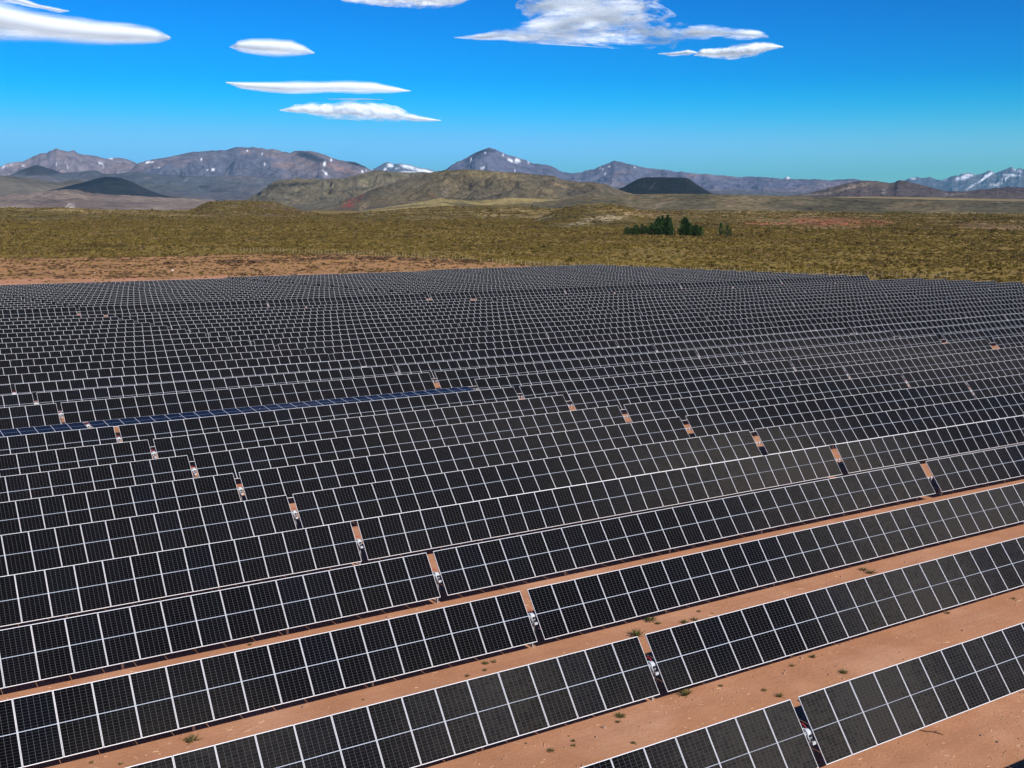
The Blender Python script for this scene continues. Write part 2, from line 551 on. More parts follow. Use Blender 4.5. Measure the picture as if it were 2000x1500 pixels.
def landform(name, label, cat, R, crest, front, back, zb=0.0, power=1.4, relief=0.35, gully=600.0, fine=60.0, tone=(0.1, 0.09, 0.06),
             tone2=None, blobs=(), step=1.6, M=70, seed=1, cliff=0.0, crest_rough=1.0, contrast=0.35, wander=0.1, kind='structure', band=None):
    """a real ridge: its crest stands R metres away, it falls 'front' metres towards the viewer and 'back' metres behind"""
    cx = np.array([c[0] for c in crest], float); cyy = np.array([c[1] for c in crest], float)
    xs = np.arange(cx[0], cx[-1] + step, step)
    ys = np.interp(xs, cx, cyy)
    # soften the polyline a little, then roughen it
    k = np.array([1, 2, 3, 2, 1.]) / 9
    ys = np.convolve(np.pad(ys, 2, mode='edge'), k, 'valid')
    ys = ys - crest_rough * (fbm(xs / 9, xs * 0, seed, 4) - 0.5) * 2.2
    D = np.array([ray(x, y) for x, y in zip(xs, ys)])
    hl = np.hypot(D[:, 0], D[:, 1]); U = D[:, :2] / hl[:, None]; slope = D[:, 2] / hl
    Rc = R + wander * front * (fbm(xs / 170, xs * 0 + 3, seed + 9, 2) - 0.5) * 2
    zc = CAMZ + slope * Rc
    n_f = int(M * 0.78); n_b = M - n_f
    tf = np.linspace(0, 1, n_f) ** 0.85
    tb = np.linspace(0, 1, n_b + 1)[1:]
    T = np.concatenate([tf, 1 - tb]); side = np.concatenate([np.zeros(n_f), np.ones(n_b)])
    RR = np.where(side[None, :] < 0.5, Rc[:, None] - (1 - T)[None, :] * front, Rc[:, None] + (1 - T)[None, :] * back)
    X = U[:, 0:1] * RR; Y = U[:, 1:2] * RR
    hgt = np.maximum(zc - zb, 0.5)[:, None]
    t_ = T[None, :]
    arc = xs[:, None] / FPX * R + 0 * t_
    prof = t_ ** power
    if cliff > 0:   # talus below, a steep step, then a flat top
        e = 0.80 + 0.16 * (fbm(arc / gully, t_ * 0, seed + 3, 4) - 0.5)
        talus = (t_ / e) ** 1.25 * (1 - cliff)
        prof = np.where(t_ < e, talus, (1 - cliff) + cliff * np.clip((t_ - e) / 0.035, 0, 1) ** 0.8 * (0.97 + 0.03 * t_))
    # spurs and gullies that run down the slope: noise much finer across the slope than along it
    wv = (fbm(X / (gully * 1.6), Y / (gully * 1.6), seed + 51, 3) - 0.5) * 1.6
    g = ridged(arc / gully + wv, t_ * front / gully * 0.42 + 2.0 * wv, seed + 5, 5)
    g2 = fbm(X / (gully * 0.8), Y / (gully * 0.8), seed + 11, 5)
    amp = (t_ * (1 - t_) * 4) ** 0.7
    q = prof * (1 - relief * amp * (0.75 * (1 - g) * 1.6 + 0.65 * (g2 - 0.35)))
    q = np.minimum(q, t_ ** 0.5)
    Z = zb + hgt * q
    Z[:, 0] = zb - 2 - 0.0 * hgt[:, 0]; Z[:, -1] = zb - 2
    me = grid_mesh(name, X, Y, Z, [hill_material(name, fine, contrast)])
    px, py, _ = to_photo(X, Y, Z)
    C = np.zeros(X.shape + (3,)) + np.array(tone)
    if tone2 is not None:
        w = smooth(0.42, 0.60, fbm(X / (gully * 1.7), Y / (gully * 1.7), seed + 23, 4))[..., None]
        C = C * (1 - w) + np.array(tone2) * w
    if band is not None:
        for (t0, t1, col, s) in band:
            w = (smooth(t0 - 0.05, t0 + 0.05, t_ + (g2 - 0.5) * 0.25) * (1 - smooth(t1 - 0.05, t1 + 0.05, t_ + (g2 - 0.5) * 0.25)))[..., None] * s
            C = C * (1 - w) + np.array(col) * w
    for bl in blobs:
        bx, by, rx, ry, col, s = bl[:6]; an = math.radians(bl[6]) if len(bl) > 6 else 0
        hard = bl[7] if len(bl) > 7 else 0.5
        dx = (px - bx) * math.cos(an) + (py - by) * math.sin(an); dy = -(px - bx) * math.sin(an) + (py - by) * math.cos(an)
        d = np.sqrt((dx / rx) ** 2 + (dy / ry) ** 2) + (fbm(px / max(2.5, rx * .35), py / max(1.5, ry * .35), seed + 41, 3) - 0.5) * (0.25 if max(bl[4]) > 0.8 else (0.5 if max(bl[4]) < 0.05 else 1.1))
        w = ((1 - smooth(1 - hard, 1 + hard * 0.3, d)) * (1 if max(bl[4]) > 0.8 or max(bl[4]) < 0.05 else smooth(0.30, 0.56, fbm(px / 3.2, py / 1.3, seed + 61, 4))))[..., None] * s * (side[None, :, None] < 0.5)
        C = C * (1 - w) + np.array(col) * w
    color_attr(me, "tone", C.reshape(-1, 3))
    SURF.setdefault(name, []).append((X, Y, Z, n_f))
    return tag(link(name, me), label, cat, kind=kind)


SURF = {}
SNOW = (0.85, 0.87, 0.9)
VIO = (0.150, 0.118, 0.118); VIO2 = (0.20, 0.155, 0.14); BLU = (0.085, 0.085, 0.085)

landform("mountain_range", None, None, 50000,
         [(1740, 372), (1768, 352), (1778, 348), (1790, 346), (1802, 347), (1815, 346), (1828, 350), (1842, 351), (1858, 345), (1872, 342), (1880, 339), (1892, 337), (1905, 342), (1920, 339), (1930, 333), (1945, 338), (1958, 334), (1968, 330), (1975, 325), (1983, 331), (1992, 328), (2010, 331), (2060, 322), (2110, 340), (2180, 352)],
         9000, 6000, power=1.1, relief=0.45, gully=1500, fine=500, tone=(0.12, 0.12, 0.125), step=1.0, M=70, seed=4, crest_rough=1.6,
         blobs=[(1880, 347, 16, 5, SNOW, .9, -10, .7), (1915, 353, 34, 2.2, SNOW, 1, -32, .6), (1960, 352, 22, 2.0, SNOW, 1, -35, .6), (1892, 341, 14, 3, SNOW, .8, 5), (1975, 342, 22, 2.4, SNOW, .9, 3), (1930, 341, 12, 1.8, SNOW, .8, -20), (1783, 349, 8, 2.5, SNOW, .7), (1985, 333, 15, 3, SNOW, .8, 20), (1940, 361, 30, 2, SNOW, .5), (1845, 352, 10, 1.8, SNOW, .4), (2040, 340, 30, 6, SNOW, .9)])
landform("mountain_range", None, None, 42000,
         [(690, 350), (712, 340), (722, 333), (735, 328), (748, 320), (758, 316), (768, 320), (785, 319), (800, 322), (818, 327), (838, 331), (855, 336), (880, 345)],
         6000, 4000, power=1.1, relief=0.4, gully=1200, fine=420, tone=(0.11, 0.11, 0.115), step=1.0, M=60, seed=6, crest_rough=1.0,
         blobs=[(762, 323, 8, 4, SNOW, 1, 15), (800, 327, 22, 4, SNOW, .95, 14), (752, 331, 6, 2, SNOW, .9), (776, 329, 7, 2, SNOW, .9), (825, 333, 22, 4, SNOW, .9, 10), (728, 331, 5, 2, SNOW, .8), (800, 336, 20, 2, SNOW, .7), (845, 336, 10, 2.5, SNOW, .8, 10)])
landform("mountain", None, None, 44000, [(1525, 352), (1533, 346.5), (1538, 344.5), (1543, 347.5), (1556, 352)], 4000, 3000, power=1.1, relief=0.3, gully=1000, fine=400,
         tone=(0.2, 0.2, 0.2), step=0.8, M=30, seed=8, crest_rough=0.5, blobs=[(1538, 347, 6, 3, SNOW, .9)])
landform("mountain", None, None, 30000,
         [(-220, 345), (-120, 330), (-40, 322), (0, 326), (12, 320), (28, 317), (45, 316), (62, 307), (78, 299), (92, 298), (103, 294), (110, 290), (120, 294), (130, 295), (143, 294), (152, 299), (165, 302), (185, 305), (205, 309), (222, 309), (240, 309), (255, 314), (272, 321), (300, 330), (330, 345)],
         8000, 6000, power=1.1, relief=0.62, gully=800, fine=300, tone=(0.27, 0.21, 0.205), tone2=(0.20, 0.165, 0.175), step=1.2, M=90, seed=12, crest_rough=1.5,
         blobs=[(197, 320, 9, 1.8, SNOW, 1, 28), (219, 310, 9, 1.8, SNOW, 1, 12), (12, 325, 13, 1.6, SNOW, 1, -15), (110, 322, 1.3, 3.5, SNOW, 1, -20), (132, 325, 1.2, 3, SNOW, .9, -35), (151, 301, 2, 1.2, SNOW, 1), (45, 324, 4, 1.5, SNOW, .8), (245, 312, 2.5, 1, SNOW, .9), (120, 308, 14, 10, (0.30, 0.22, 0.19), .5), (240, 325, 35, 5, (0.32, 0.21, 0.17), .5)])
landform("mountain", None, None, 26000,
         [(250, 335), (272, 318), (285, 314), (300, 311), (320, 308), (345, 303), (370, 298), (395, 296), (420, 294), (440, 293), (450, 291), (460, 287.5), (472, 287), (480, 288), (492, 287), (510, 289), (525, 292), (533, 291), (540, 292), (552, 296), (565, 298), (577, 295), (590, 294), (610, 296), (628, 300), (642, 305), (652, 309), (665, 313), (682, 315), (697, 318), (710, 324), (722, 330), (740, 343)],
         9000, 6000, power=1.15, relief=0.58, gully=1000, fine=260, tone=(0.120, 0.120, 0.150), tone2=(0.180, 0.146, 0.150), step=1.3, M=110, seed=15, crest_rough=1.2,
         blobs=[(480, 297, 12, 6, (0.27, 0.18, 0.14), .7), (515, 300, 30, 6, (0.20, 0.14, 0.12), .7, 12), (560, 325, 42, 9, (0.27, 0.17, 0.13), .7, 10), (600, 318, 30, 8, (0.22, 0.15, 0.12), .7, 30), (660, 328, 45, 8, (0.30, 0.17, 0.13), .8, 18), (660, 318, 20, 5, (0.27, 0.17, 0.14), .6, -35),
                (605, 306, 38, 9, (0.022, 0.026, 0.028), .92, 17, .6), (697, 321, 24, 4, (0.025, 0.028, 0.03), .9, 15, .6), (634, 320, 3, 6, SNOW, 1, 18), (647, 313, 5, 1.5, SNOW, .9, 50), (636, 338, 9, 1.6, SNOW, 1, 42), (517, 321, 1.2, 5, SNOW, .7), (710, 334, 8, 1.2, SNOW, .9, -10), (412, 332, 14, 1.4, SNOW, 1, 2), (291, 317, 11, 1.5, SNOW, 1, -3), (335, 308, 3, .9, SNOW, 1), (394, 310, 3, 1, SNOW, 1), (483, 294, 2, 1.2, SNOW, 1), (311, 327, 3, 1, SNOW, .8), (158, 337, 5, 1.4, SNOW, .9), (512, 300, 1.5, 1.5, SNOW, .8)])  # broad near-black blob: cloud shadow painted on the right-hand top
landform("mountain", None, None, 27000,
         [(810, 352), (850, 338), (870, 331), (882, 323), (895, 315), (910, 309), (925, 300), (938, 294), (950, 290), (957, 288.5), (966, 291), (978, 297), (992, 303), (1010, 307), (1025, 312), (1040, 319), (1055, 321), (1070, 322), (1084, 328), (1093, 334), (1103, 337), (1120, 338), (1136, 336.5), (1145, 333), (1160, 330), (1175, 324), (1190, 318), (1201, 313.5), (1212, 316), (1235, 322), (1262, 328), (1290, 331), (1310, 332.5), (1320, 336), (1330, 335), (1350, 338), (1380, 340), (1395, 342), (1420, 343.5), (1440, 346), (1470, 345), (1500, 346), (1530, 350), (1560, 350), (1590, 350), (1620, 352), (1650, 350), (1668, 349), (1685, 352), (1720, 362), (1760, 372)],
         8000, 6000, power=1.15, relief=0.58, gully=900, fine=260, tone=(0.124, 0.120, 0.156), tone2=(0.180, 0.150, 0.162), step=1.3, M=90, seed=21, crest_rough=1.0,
         blobs=[(930, 303, 34, 3.5, (0.022, 0.026, 0.03), .85, -33, .6), (955, 294, 20, 5, (0.03, 0.032, 0.036), .8, 0, .7), (1012, 314, 9, 3.6, SNOW, 1), (997, 314, 7, 2, SNOW, 1, 22), (1033, 317, 4, 1, SNOW, 1, 35), (943, 327, 5, 2, SNOW, .9, -20), (1002, 335, 6, 2, SNOW, .9), (948, 299, 2, 1, SNOW, .8), (982, 303, 3, .8, SNOW, .8), (920, 311, 2, 1, SNOW, .8),  # leading dark blobs paint the cone's shadow on its left slope and summit
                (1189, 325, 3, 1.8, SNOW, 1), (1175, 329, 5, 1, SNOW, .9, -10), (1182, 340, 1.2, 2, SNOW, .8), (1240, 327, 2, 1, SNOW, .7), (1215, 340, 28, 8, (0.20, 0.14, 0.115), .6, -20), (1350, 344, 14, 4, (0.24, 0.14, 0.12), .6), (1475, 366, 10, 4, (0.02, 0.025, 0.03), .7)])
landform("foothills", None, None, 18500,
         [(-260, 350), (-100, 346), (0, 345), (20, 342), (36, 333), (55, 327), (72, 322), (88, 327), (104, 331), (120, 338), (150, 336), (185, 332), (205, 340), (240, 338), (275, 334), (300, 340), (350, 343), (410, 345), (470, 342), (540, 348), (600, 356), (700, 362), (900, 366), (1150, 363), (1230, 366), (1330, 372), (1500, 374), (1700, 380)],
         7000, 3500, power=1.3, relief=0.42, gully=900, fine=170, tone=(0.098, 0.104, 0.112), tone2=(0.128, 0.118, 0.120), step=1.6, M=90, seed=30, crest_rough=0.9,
         blobs=[(75, 333, 60, 11, (0.045, 0.043, 0.045), .8), (288, 348, 9, 2.5, (0.30, 0.27, 0.24), .7), (363, 352, 6, 3, (0.26, 0.24, 0.22), .6, -20), (400, 365, 14, 3, (0.04, 0.045, 0.045), .7), (430, 373, 30, 2, (0.03, 0.035, 0.035), .6), (300, 366, 70, 8, (0.115, 0.115, 0.072), .6), (470, 350, 30, 2, (0.05, 0.045, 0.05), .6)])
landform("low_hills", None, None, 13500,
         [(-260, 350), (-120, 344), (0, 343), (40, 346), (80, 352), (110, 356), (150, 352), (190, 356), (240, 364), (320, 380), (420, 392), (520, 398)],
         4000, 2500, power=1.2, relief=0.35, gully=600, fine=120, tone=(0.13, 0.112, 0.080), tone2=(0.17, 0.145, 0.105), step=1.6, M=60, seed=34, crest_rough=0.8, contrast=0.3)
landform("dark_hill", None, None, 12000,
         [(95, 372), (120, 367), (150, 359), (172, 354), (190, 348), (205, 345.5), (220, 346), (235, 347), (250, 352), (268, 360), (290, 371), (312, 379), (335, 384), (360, 388), (400, 394)],
         2500, 1800, power=1.05, relief=0.2, gully=500, fine=90, tone=(0.020, 0.024, 0.026), tone2=(0.032, 0.034, 0.034), step=1.2, M=70, seed=37, crest_rough=0.5, contrast=0.3)  # near-black tones put a cloud's shadow into the hill's colour
landform("pale_hills", None, None, 8200,
         [(-300, 372), (-100, 372), (0, 383), (40, 378), (90, 374), (120, 370), (150, 370), (170, 375), (200, 379), (260, 382), (330, 386), (400, 389), (450, 393), (520, 402), (600, 410), (660, 414)],
         2600, 1500, power=1.1, relief=0.42, gully=330, fine=60, tone=(0.235, 0.18, 0.14), tone2=(0.17, 0.128, 0.105), step=1.4, M=80, seed=41, crest_rough=1.0, contrast=0.42,
         blobs=[(138, 401, 10, 6, (0.58, 0.50, 0.42), .8), (100, 391, 34, 6, (0.11, 0.085, 0.08), .6, 8), (0, 405, 40, 3, (0.42, 0.36, 0.29), .6), (300, 407, 50, 3, (0.34, 0.28, 0.22), .6), (125, 377, 20, 3, (0.33, 0.26, 0.17), .6), (330, 394, 16, 1.3, (0.34, 0.30, 0.2), .6, 30)])
landform("plateau", None, None, 7800,
         [(455, 402), (490, 384), (502, 378), (512, 372), (520, 366), (530, 357), (540, 352), (560, 351), (580, 348), (610, 349), (640, 349), (672, 348), (700, 341), (722, 336), (735, 332), (748, 333), (770, 336), (800, 337), (830, 336), (860, 340), (920, 346), (1000, 352)],
         1500, 1500, power=1.1, relief=0.55, gully=170, fine=40, tone=(0.130, 0.112, 0.076), tone2=(0.160, 0.134, 0.084), cliff=0.2, step=1.2, M=100, seed=45, crest_rough=0.8, contrast=0.4,
         blobs=[(575, 361, 62, 4.5, (0.030, 0.031, 0.033), .95, -4, .8), (506, 377, 6, 6, (0.02, 0.024, 0.028), .9, -40), (700, 369, 22, 4, (0.05, 0.055, 0.045), .7), (740, 345, 110, 8, (0.125, 0.115, 0.065), .5), (640, 402, 60, 5, (0.17, 0.15, 0.085), .5)])
landform("black_mesa", None, None, 8000,
         [(1198, 374), (1206, 370), (1218, 365), (1232, 357), (1246, 349.5), (1254, 347), (1264, 346), (1300, 346.3), (1340, 347), (1347, 350), (1358, 358), (1370, 366), (1382, 373), (1394, 379)],
         900, 900, power=0.95, relief=0.12, gully=160, fine=30, tone=(0.017, 0.020, 0.019), tone2=(0.024, 0.026, 0.024), step=1.0, M=60, seed=50, crest_rough=0.25, contrast=0.3,
         blobs=[(1277, 360, 1.2, 10, (0.11, 0.12, 0.12), .6, 35, .8), (1271, 367, 1.5, 6, (0.09, 0.10, 0.10), .5, 30, .8)])
landform("ridge_hill", None, None, 9500,
         [(1500, 388), (1548, 381), (1580, 377), (1600, 372), (1630, 364), (1660, 357), (1683, 352.5), (1692, 352.5), (1712, 354), (1738, 358), (1748, 356), (1753, 352), (1760, 351.5), (1772, 354), (1795, 360), (1820, 366), (1850, 374), (1880, 374), (1900, 372), (1930, 369), (1955, 366), (1975, 365), (2000, 367), (2060, 364), (2140, 372), (2230, 385)],
         2200, 1500, power=1.2, relief=0.38, gully=330, fine=50, tone=(0.115, 0.088, 0.072), tone2=(0.088, 0.068, 0.062), step=1.2, M=80, seed=55, crest_rough=0.9, contrast=0.4,
         blobs=[(1665, 365, 38, 4, (0.36, 0.29, 0.20), .75, -14), (1600, 379, 42, 3, (0.38, 0.31, 0.22), .7, -4), (1727, 374, 5, 8, (0.30, 0.27, 0.22), .6, 30), (1850, 380, 14, 4, (0.28, 0.22, 0.22), .6), (1753, 355, 8, 3, (0.04, 0.04, 0.045), .8), (1880, 379, 40, 2, (0.2, 0.16, 0.12), .5)])
landform("tawny_hill", None, None, 6200,
         [(560, 418), (620, 408), (660, 398), (690, 388), (706, 380), (722, 372), (745, 364), (765, 359), (785, 352), (800, 347), (822, 342), (850, 335), (868, 332.5), (900, 331), (930, 332), (955, 333), (975, 336), (1010, 337), (1050, 341), (1085, 344), (1092, 349), (1105, 352), (1130, 355), (1160, 356), (1185, 360), (1200, 368), (1225, 376), (1260, 383), (1330, 392)],
         1700, 1200, power=1.1, relief=0.62, gully=230, fine=30, tone=(0.115, 0.094, 0.060), tone2=(0.150, 0.118, 0.066), step=1.1, M=110, seed=60, crest_rough=0.9, contrast=0.45,
         blobs=[(682, 391, 22, 14, (0.36, 0.055, 0.045), .95, -38, .8), (705, 380, 8, 16, (0.20, 0.06, 0.05), .7, 20), (712, 402, 14, 5, (0.42, 0.28, 0.16), .7, -35), (843, 381, 6, 4, (0.24, 0.075, 0.06), .7), (872, 372, 14, 2.5, (0.27, 0.25, 0.22), .7, -45), (930, 339, 110, 7, (0.23, 0.175, 0.075), .8, 1, .8), (1095, 362, 26, 4, (0.32, 0.22, 0.11), .75, 18), (1010, 350, 30, 4, (0.19, 0.14, 0.075), .5, 25), (1150, 362, 30, 5, (0.2, 0.15, 0.08), .6), (650, 405, 60, 3, (0.19, 0.17, 0.085), .7, -18), (930, 365, 60, 9, (0.055, 0.05, 0.042), .6), (1120, 378, 30, 8, (0.06, 0.055, 0.045), .6)])
landform("mesa", None, None, 3700,
         [(1040, 396), (1100, 390), (1160, 384), (1215, 380.5), (1260, 379), (1330, 378.5), (1390, 379), (1450, 380.5), (1520, 382), (1570, 384), (1620, 385.5), (1700, 387), (1800, 389.5), (1900, 391.5), (2000, 393), (2120, 395), (2300, 398)],
         520, 2600, power=1.2, relief=0.17, gully=150, fine=22, tone=(0.105, 0.090, 0.052), tone2=(0.155, 0.122, 0.066), cliff=0.04, step=1.3, M=90, seed=66, crest_rough=0.3, contrast=0.6, wander=0.2,
         blobs=[(1290, 398, 14, 5, (0.27, 0.20, 0.15), .6, -30), (1425, 398, 16, 5, (0.25, 0.16, 0.11), .6, -20), (1560, 398, 14, 4, (0.20, 0.13, 0.09), .6), (1540, 411, 25, 4, (0.2, 0.16, 0.09), .6), (1960, 400, 14, 1, (0.3, 0.26, 0.18), .6, 30), (1700, 400, 60, 6, (0.075, 0.065, 0.042), .5), (1900, 402, 90, 6, (0.085, 0.07, 0.05), .5)])
# the pale grass tableland that shows as a straw-coloured line above the mesa's edge
landform("tableland", None, None, 6400,
         [(1560, 388), (1600, 386), (1640, 384.2), (1720, 384), (1800, 385.5), (1900, 387.5), (2000, 389.5), (2140, 392)],
         900, 500, zb=36, power=0.7, relief=0.04, gully=200, fine=25, tone=(0.30, 0.225, 0.10), tone2=(0.26, 0.19, 0.09), step=2.0, M=24, seed=70, crest_rough=0.1, contrast=0.2)
landform("straw_slope", None, None, 4600,
         [(700, 412), (760, 404), (800, 398), (840, 391), (862, 386), (880, 389), (920, 392), (960, 390), (1000, 386), (1040, 388), (1100, 391), (1160, 393), (1230, 400), (1300, 408)],
         700, 700, power=0.9, relief=0.30, gully=110, fine=14, tone=(0.34, 0.26, 0.10), tone2=(0.15, 0.122, 0.056), step=1.3, M=60, seed=74, crest_rough=0.8, contrast=0.4)
landform("scrub_rise", None, None, 2450,
         [(-330, 405), (-150, 404), (0, 404), (60, 406), (130, 405.5), (210, 409), (300, 410), (380, 414), (450, 417), (560, 420), (680, 417), (740, 412), (800, 407), (850, 403), (890, 402), (950, 402.5), (1000, 401), (1040, 404), (1085, 407), (1150, 409), (1300, 410.5), (1450, 411.5), (1600, 413), (1800, 415), (2000, 416), (2300, 419)],
         650, 400, power=0.9, relief=0.45, gully=110, fine=14, tone=(0.150, 0.112, 0.040), tone2=(0.245, 0.175, 0.068), step=1.3, M=70, seed=78, crest_rough=0.9, contrast=0.85, wander=0.1,
         blobs=[(860, 433, 30, 1.6, (0.48, 0.40, 0.26), .6, 3), (930, 419, 16, 2, (0.42, 0.34, 0.22), .6, 25), (960, 422, 26, 2, (0.36, 0.28, 0.16), .5), (1600, 431, 130, 8, (0.26, 0.105, 0.060), .7), (1450, 434, 40, 4, (0.36, 0.16, 0.10), .7), (1930, 428, 100, 8, (0.17, 0.10, 0.055), .6), (1560, 441, 24, 1.6, (0.30, 0.24, 0.10), .6)])
landform("butte", None, None, 2500,
         [(330, 421), (360, 415), (378, 408), (392, 400), (408, 394), (420, 392), (450, 391.5), (480, 391.5), (512, 392.5), (535, 395), (550, 400), (575, 407), (600, 413), (640, 419), (690, 423)],
         330, 300, power=1.0, relief=0.32, gully=70, fine=13, tone=(0.135, 0.102, 0.045), tone2=(0.175, 0.118, 0.058), step=1.0, M=70, seed=82, crest_rough=0.5, contrast=0.55, wander=0.1,
         blobs=[(560, 413, 36, 7, (0.15, 0.075, 0.05), .6), (430, 398, 34, 4, (0.16, 0.12, 0.06), .6), (510, 418, 40, 2, (0.2, 0.15, 0.09), .5)])
landform("mound", None, None, 1500,
         [(960, 452), (1010, 438), (1050, 427), (1080, 414), (1105, 405), (1130, 399.5), (1160, 398), (1190, 398), (1215, 401), (1235, 405), (1260, 412), (1300, 418), (1380, 424), (1480, 427), (1600, 428), (1750, 430), (1860, 428), (2000, 424), (2200, 420)],
         330, 320, power=0.95, relief=0.38, gully=60, fine=9, tone=(0.125, 0.096, 0.034), tone2=(0.21, 0.145, 0.062), step=1.0, M=90, seed=86, crest_rough=0.6, contrast=0.8, wander=0.15,
         blobs=[(1060, 427, 46, 2.0, (0.46, 0.37, 0.22), .6, -16, .9), (1185, 427, 50, 8, (0.48, 0.37, 0.23), .75, -6, .9), (1130, 436, 30, 4, (0.46, 0.37, 0.24), .6, -12, .9), (1228, 417, 26, 3, (0.45, 0.32, 0.2), .6, -25, .9), (1150, 404, 40, 4, (0.20, 0.13, 0.065), .6), (1480, 437, 44, 5, (0.46, 0.16, 0.09), .9), (1640, 434, 140, 9, (0.38, 0.13, 0.068), .95), (1530, 443, 26, 2, (0.33, 0.27, 0.12), .6), (1900, 445, 100, 10, (0.24, 0.13, 0.075), .5), (1750, 455, 60, 3, (0.085, 0.075, 0.03), .5)])

# ------------------------------------------------------------------ solar trackers
MW, MH, STEP = 1.303, 2.384, 1.32     # module width, length along the slope, spacing
NSEG = 29

m_alu, t = new_mat("silver_module_frame")
nz = t.noise(t.n("ShaderNodeTexCoord").outputs['Object'], 9.0, 4)
t.bsdf(t.mix(nz, (0.74, 0.74, 0.75), (0.83, 0.83, 0.84)), 0.42, spec=0.5, metal=0.0)
m_steel = plain_mat("galvanised_steel", (0.44, 0.45, 0.46), 0.5, 0.5, var=0.2, scale=5)
m_back = plain_mat("pale_module_back", (0.40, 0.41, 0.42), 0.6)
m_white = plain_mat("white_painted_metal", (0.55, 0.58, 0.58), 0.45, var=0.06)
m_dark = plain_mat("dark_rubber", (0.03, 0.03, 0.032), 0.7)
m_red = plain_mat("red_cable", (0.55, 0.035, 0.03), 0.5)

m_glass, t = new_mat("cell_glass")
uv = t.n("ShaderNodeUVMap", uv_map="UVMap").outputs[0]
su_ = t.n("ShaderNodeSeparateXYZ"); t.L.new(uv, su_.inputs[0])
u, v = su_.outputs[0], su_.outputs[1]
oi = t.n("ShaderNodeObjectInfo")
fu = t.math('FRACT', t.math('MULTIPLY', t.math('MULTIPLY', t.math('SUBTRACT', u, 0.008), 1 / 0.984), 6.0))
du = t.math('ABSOLUTE', t.math('SUBTRACT', fu, 0.5))
lu = t.math('GREATER_THAN', du, 0.481)
fv = t.math('FRACT', t.math('MULTIPLY', v, 22.0))
dv = t.math('ABSOLUTE', t.math('SUBTRACT', fv, 0.5))
lv = t.math('GREATER_THAN', dv, 0.464)
mid = t.math('LESS_THAN', t.math('ABSOLUTE', t.math('SUBTRACT', v, 0.5)), 0.0055)
# thin busbars: nine hair lines to a cell, only a faint lift of the colour
bus = t.math('GREATER_THAN', t.math('ABSOLUTE', t.math('SUBTRACT', t.math('FRACT', t.math('MULTIPLY', fu, 10.0)), 0.5)), 0.47)
rnd = oi.outputs['Random']
cellv = t.n("ShaderNodeTexWhiteNoise", noise_dimensions='3D')
cmb = t.n("ShaderNodeCombineXYZ")
t.L.new(t.math('FLOOR', t.math('MULTIPLY', u, 6.0)), cmb.inputs[0]); t.L.new(t.math('FLOOR', t.math('MULTIPLY', v, 22.0)), cmb.inputs[1]); t.L.new(t.math('MULTIPLY', rnd, 91.0), cmb.inputs[2])
t.L.new(cmb.outputs[0], cellv.inputs[0])
tone = t.ramp(rnd, [(0.0, (0.0022, 0.0023, 0.0032)), (0.3, (0.0017, 0.0016, 0.0018)), (0.55, (0.0022, 0.0018, 0.0017)), (0.8, (0.0022, 0.0025, 0.0038)), (0.95, (0.0020, 0.0028, 0.0052)), (1.0, (0.0032, 0.0028, 0.0026))])
cell = t.mix(t.math('MULTIPLY', cellv.outputs[0], 0.35), tone, (0.0032, 0.0032, 0.0040))
P = t.pos()
dust = t.noise(P, 0.055, 4, 0.6)
dust2 = t.noise(P, 1.3, 5, 0.65)
dm = t.math('ADD', t.math('MULTIPLY', t.math('SUBTRACT', dust, 0.40, clamp=True), 0.028), t.math('MULTIPLY', t.math('SUBTRACT', dust2, 0.45, clamp=True), 0.008))
lines = t.math('MAXIMUM', lu, lv)
colr = t.mix(t.math('MULTIPLY', bus, 0.015), cell, (0.25, 0.26, 0.28))
colr = t.mix(lv, colr, (0.055, 0.057, 0.064))
colr = t.mix(lu, colr, (0.115, 0.120, 0.133))
colr = t.mix(mid, colr, (0.48, 0.53, 0.60))
colr = t.mix(dm, colr, (0.30, 0.22, 0.16))
# dusty sheen painted into the colour; it is uneven from cell to cell
painted_sheen = None
for bx, by, rad, amt in ((1560, 905, 12, 1.0), (1340, 930, 9, 0.5), (1890, 1000, 11, 1.0), (1740, 1040, 7, 0.7), (1830, 1170, 6, 0.9), (1700, 1400, 4.5, 1.0), (1880, 1300, 3.5, 0.5), (1440, 1450, 4.5, 1.0), (960, 1400, 4.5, 0.55), (400, 1490, 4, 0.6), (1780, 690, 22, 0.5), (1100, 840, 14, 0.35)):
    wx, wy = on_plane(bx, by, 6.3)
    vd = t.n("ShaderNodeVectorMath", operation='DISTANCE')
    t.L.new(t.mapping(P, (1, 1, 0)), vd.inputs[0]); vd.inputs[1].default_value = (wx, wy, 0)
    g_ = t.math('MULTIPLY', t.math('SUBTRACT', 1.0, t.math('DIVIDE', vd.outputs['Value'], rad * 1.5), clamp=True), amt * 1.5)
    painted_sheen = g_ if painted_sheen is None else t.math('MAXIMUM', painted_sheen, g_)
painted_sheen = t.math('MULTIPLY', painted_sheen, t.math('ADD', 0.45, t.math('MULTIPLY', dust2, 0.9)))
painted_sheen = t.math('MULTIPLY', painted_sheen, t.math('ADD', 0.70, t.math('MULTIPLY', cellv.outputs[0], 0.5)), clamp=True)
colr = t.mix(t.math('MULTIPLY', painted_sheen, 0.52), colr, (0.062, 0.055, 0.046))
b = t.bsdf(colr, t.math('ADD', 0.10, t.math('MULTIPLY', rnd, 0.05)), spec=0.08)


shn = t.noise(P, 0.035, 4, 0.6)
t.L.new(t.math('ADD', 0.002, t.math('MULTIPLY', t.math('SUBTRACT', shn, 0.56, clamp=True), 0.5)), b.inputs['Sheen Weight'])
b.inputs['IOR'].default_value = 1.28
b.inputs['Sheen Roughness'].default_value = 0.45
b.inputs['Sheen Tint'].default_value = (1.0, 0.9, 0.78, 1)


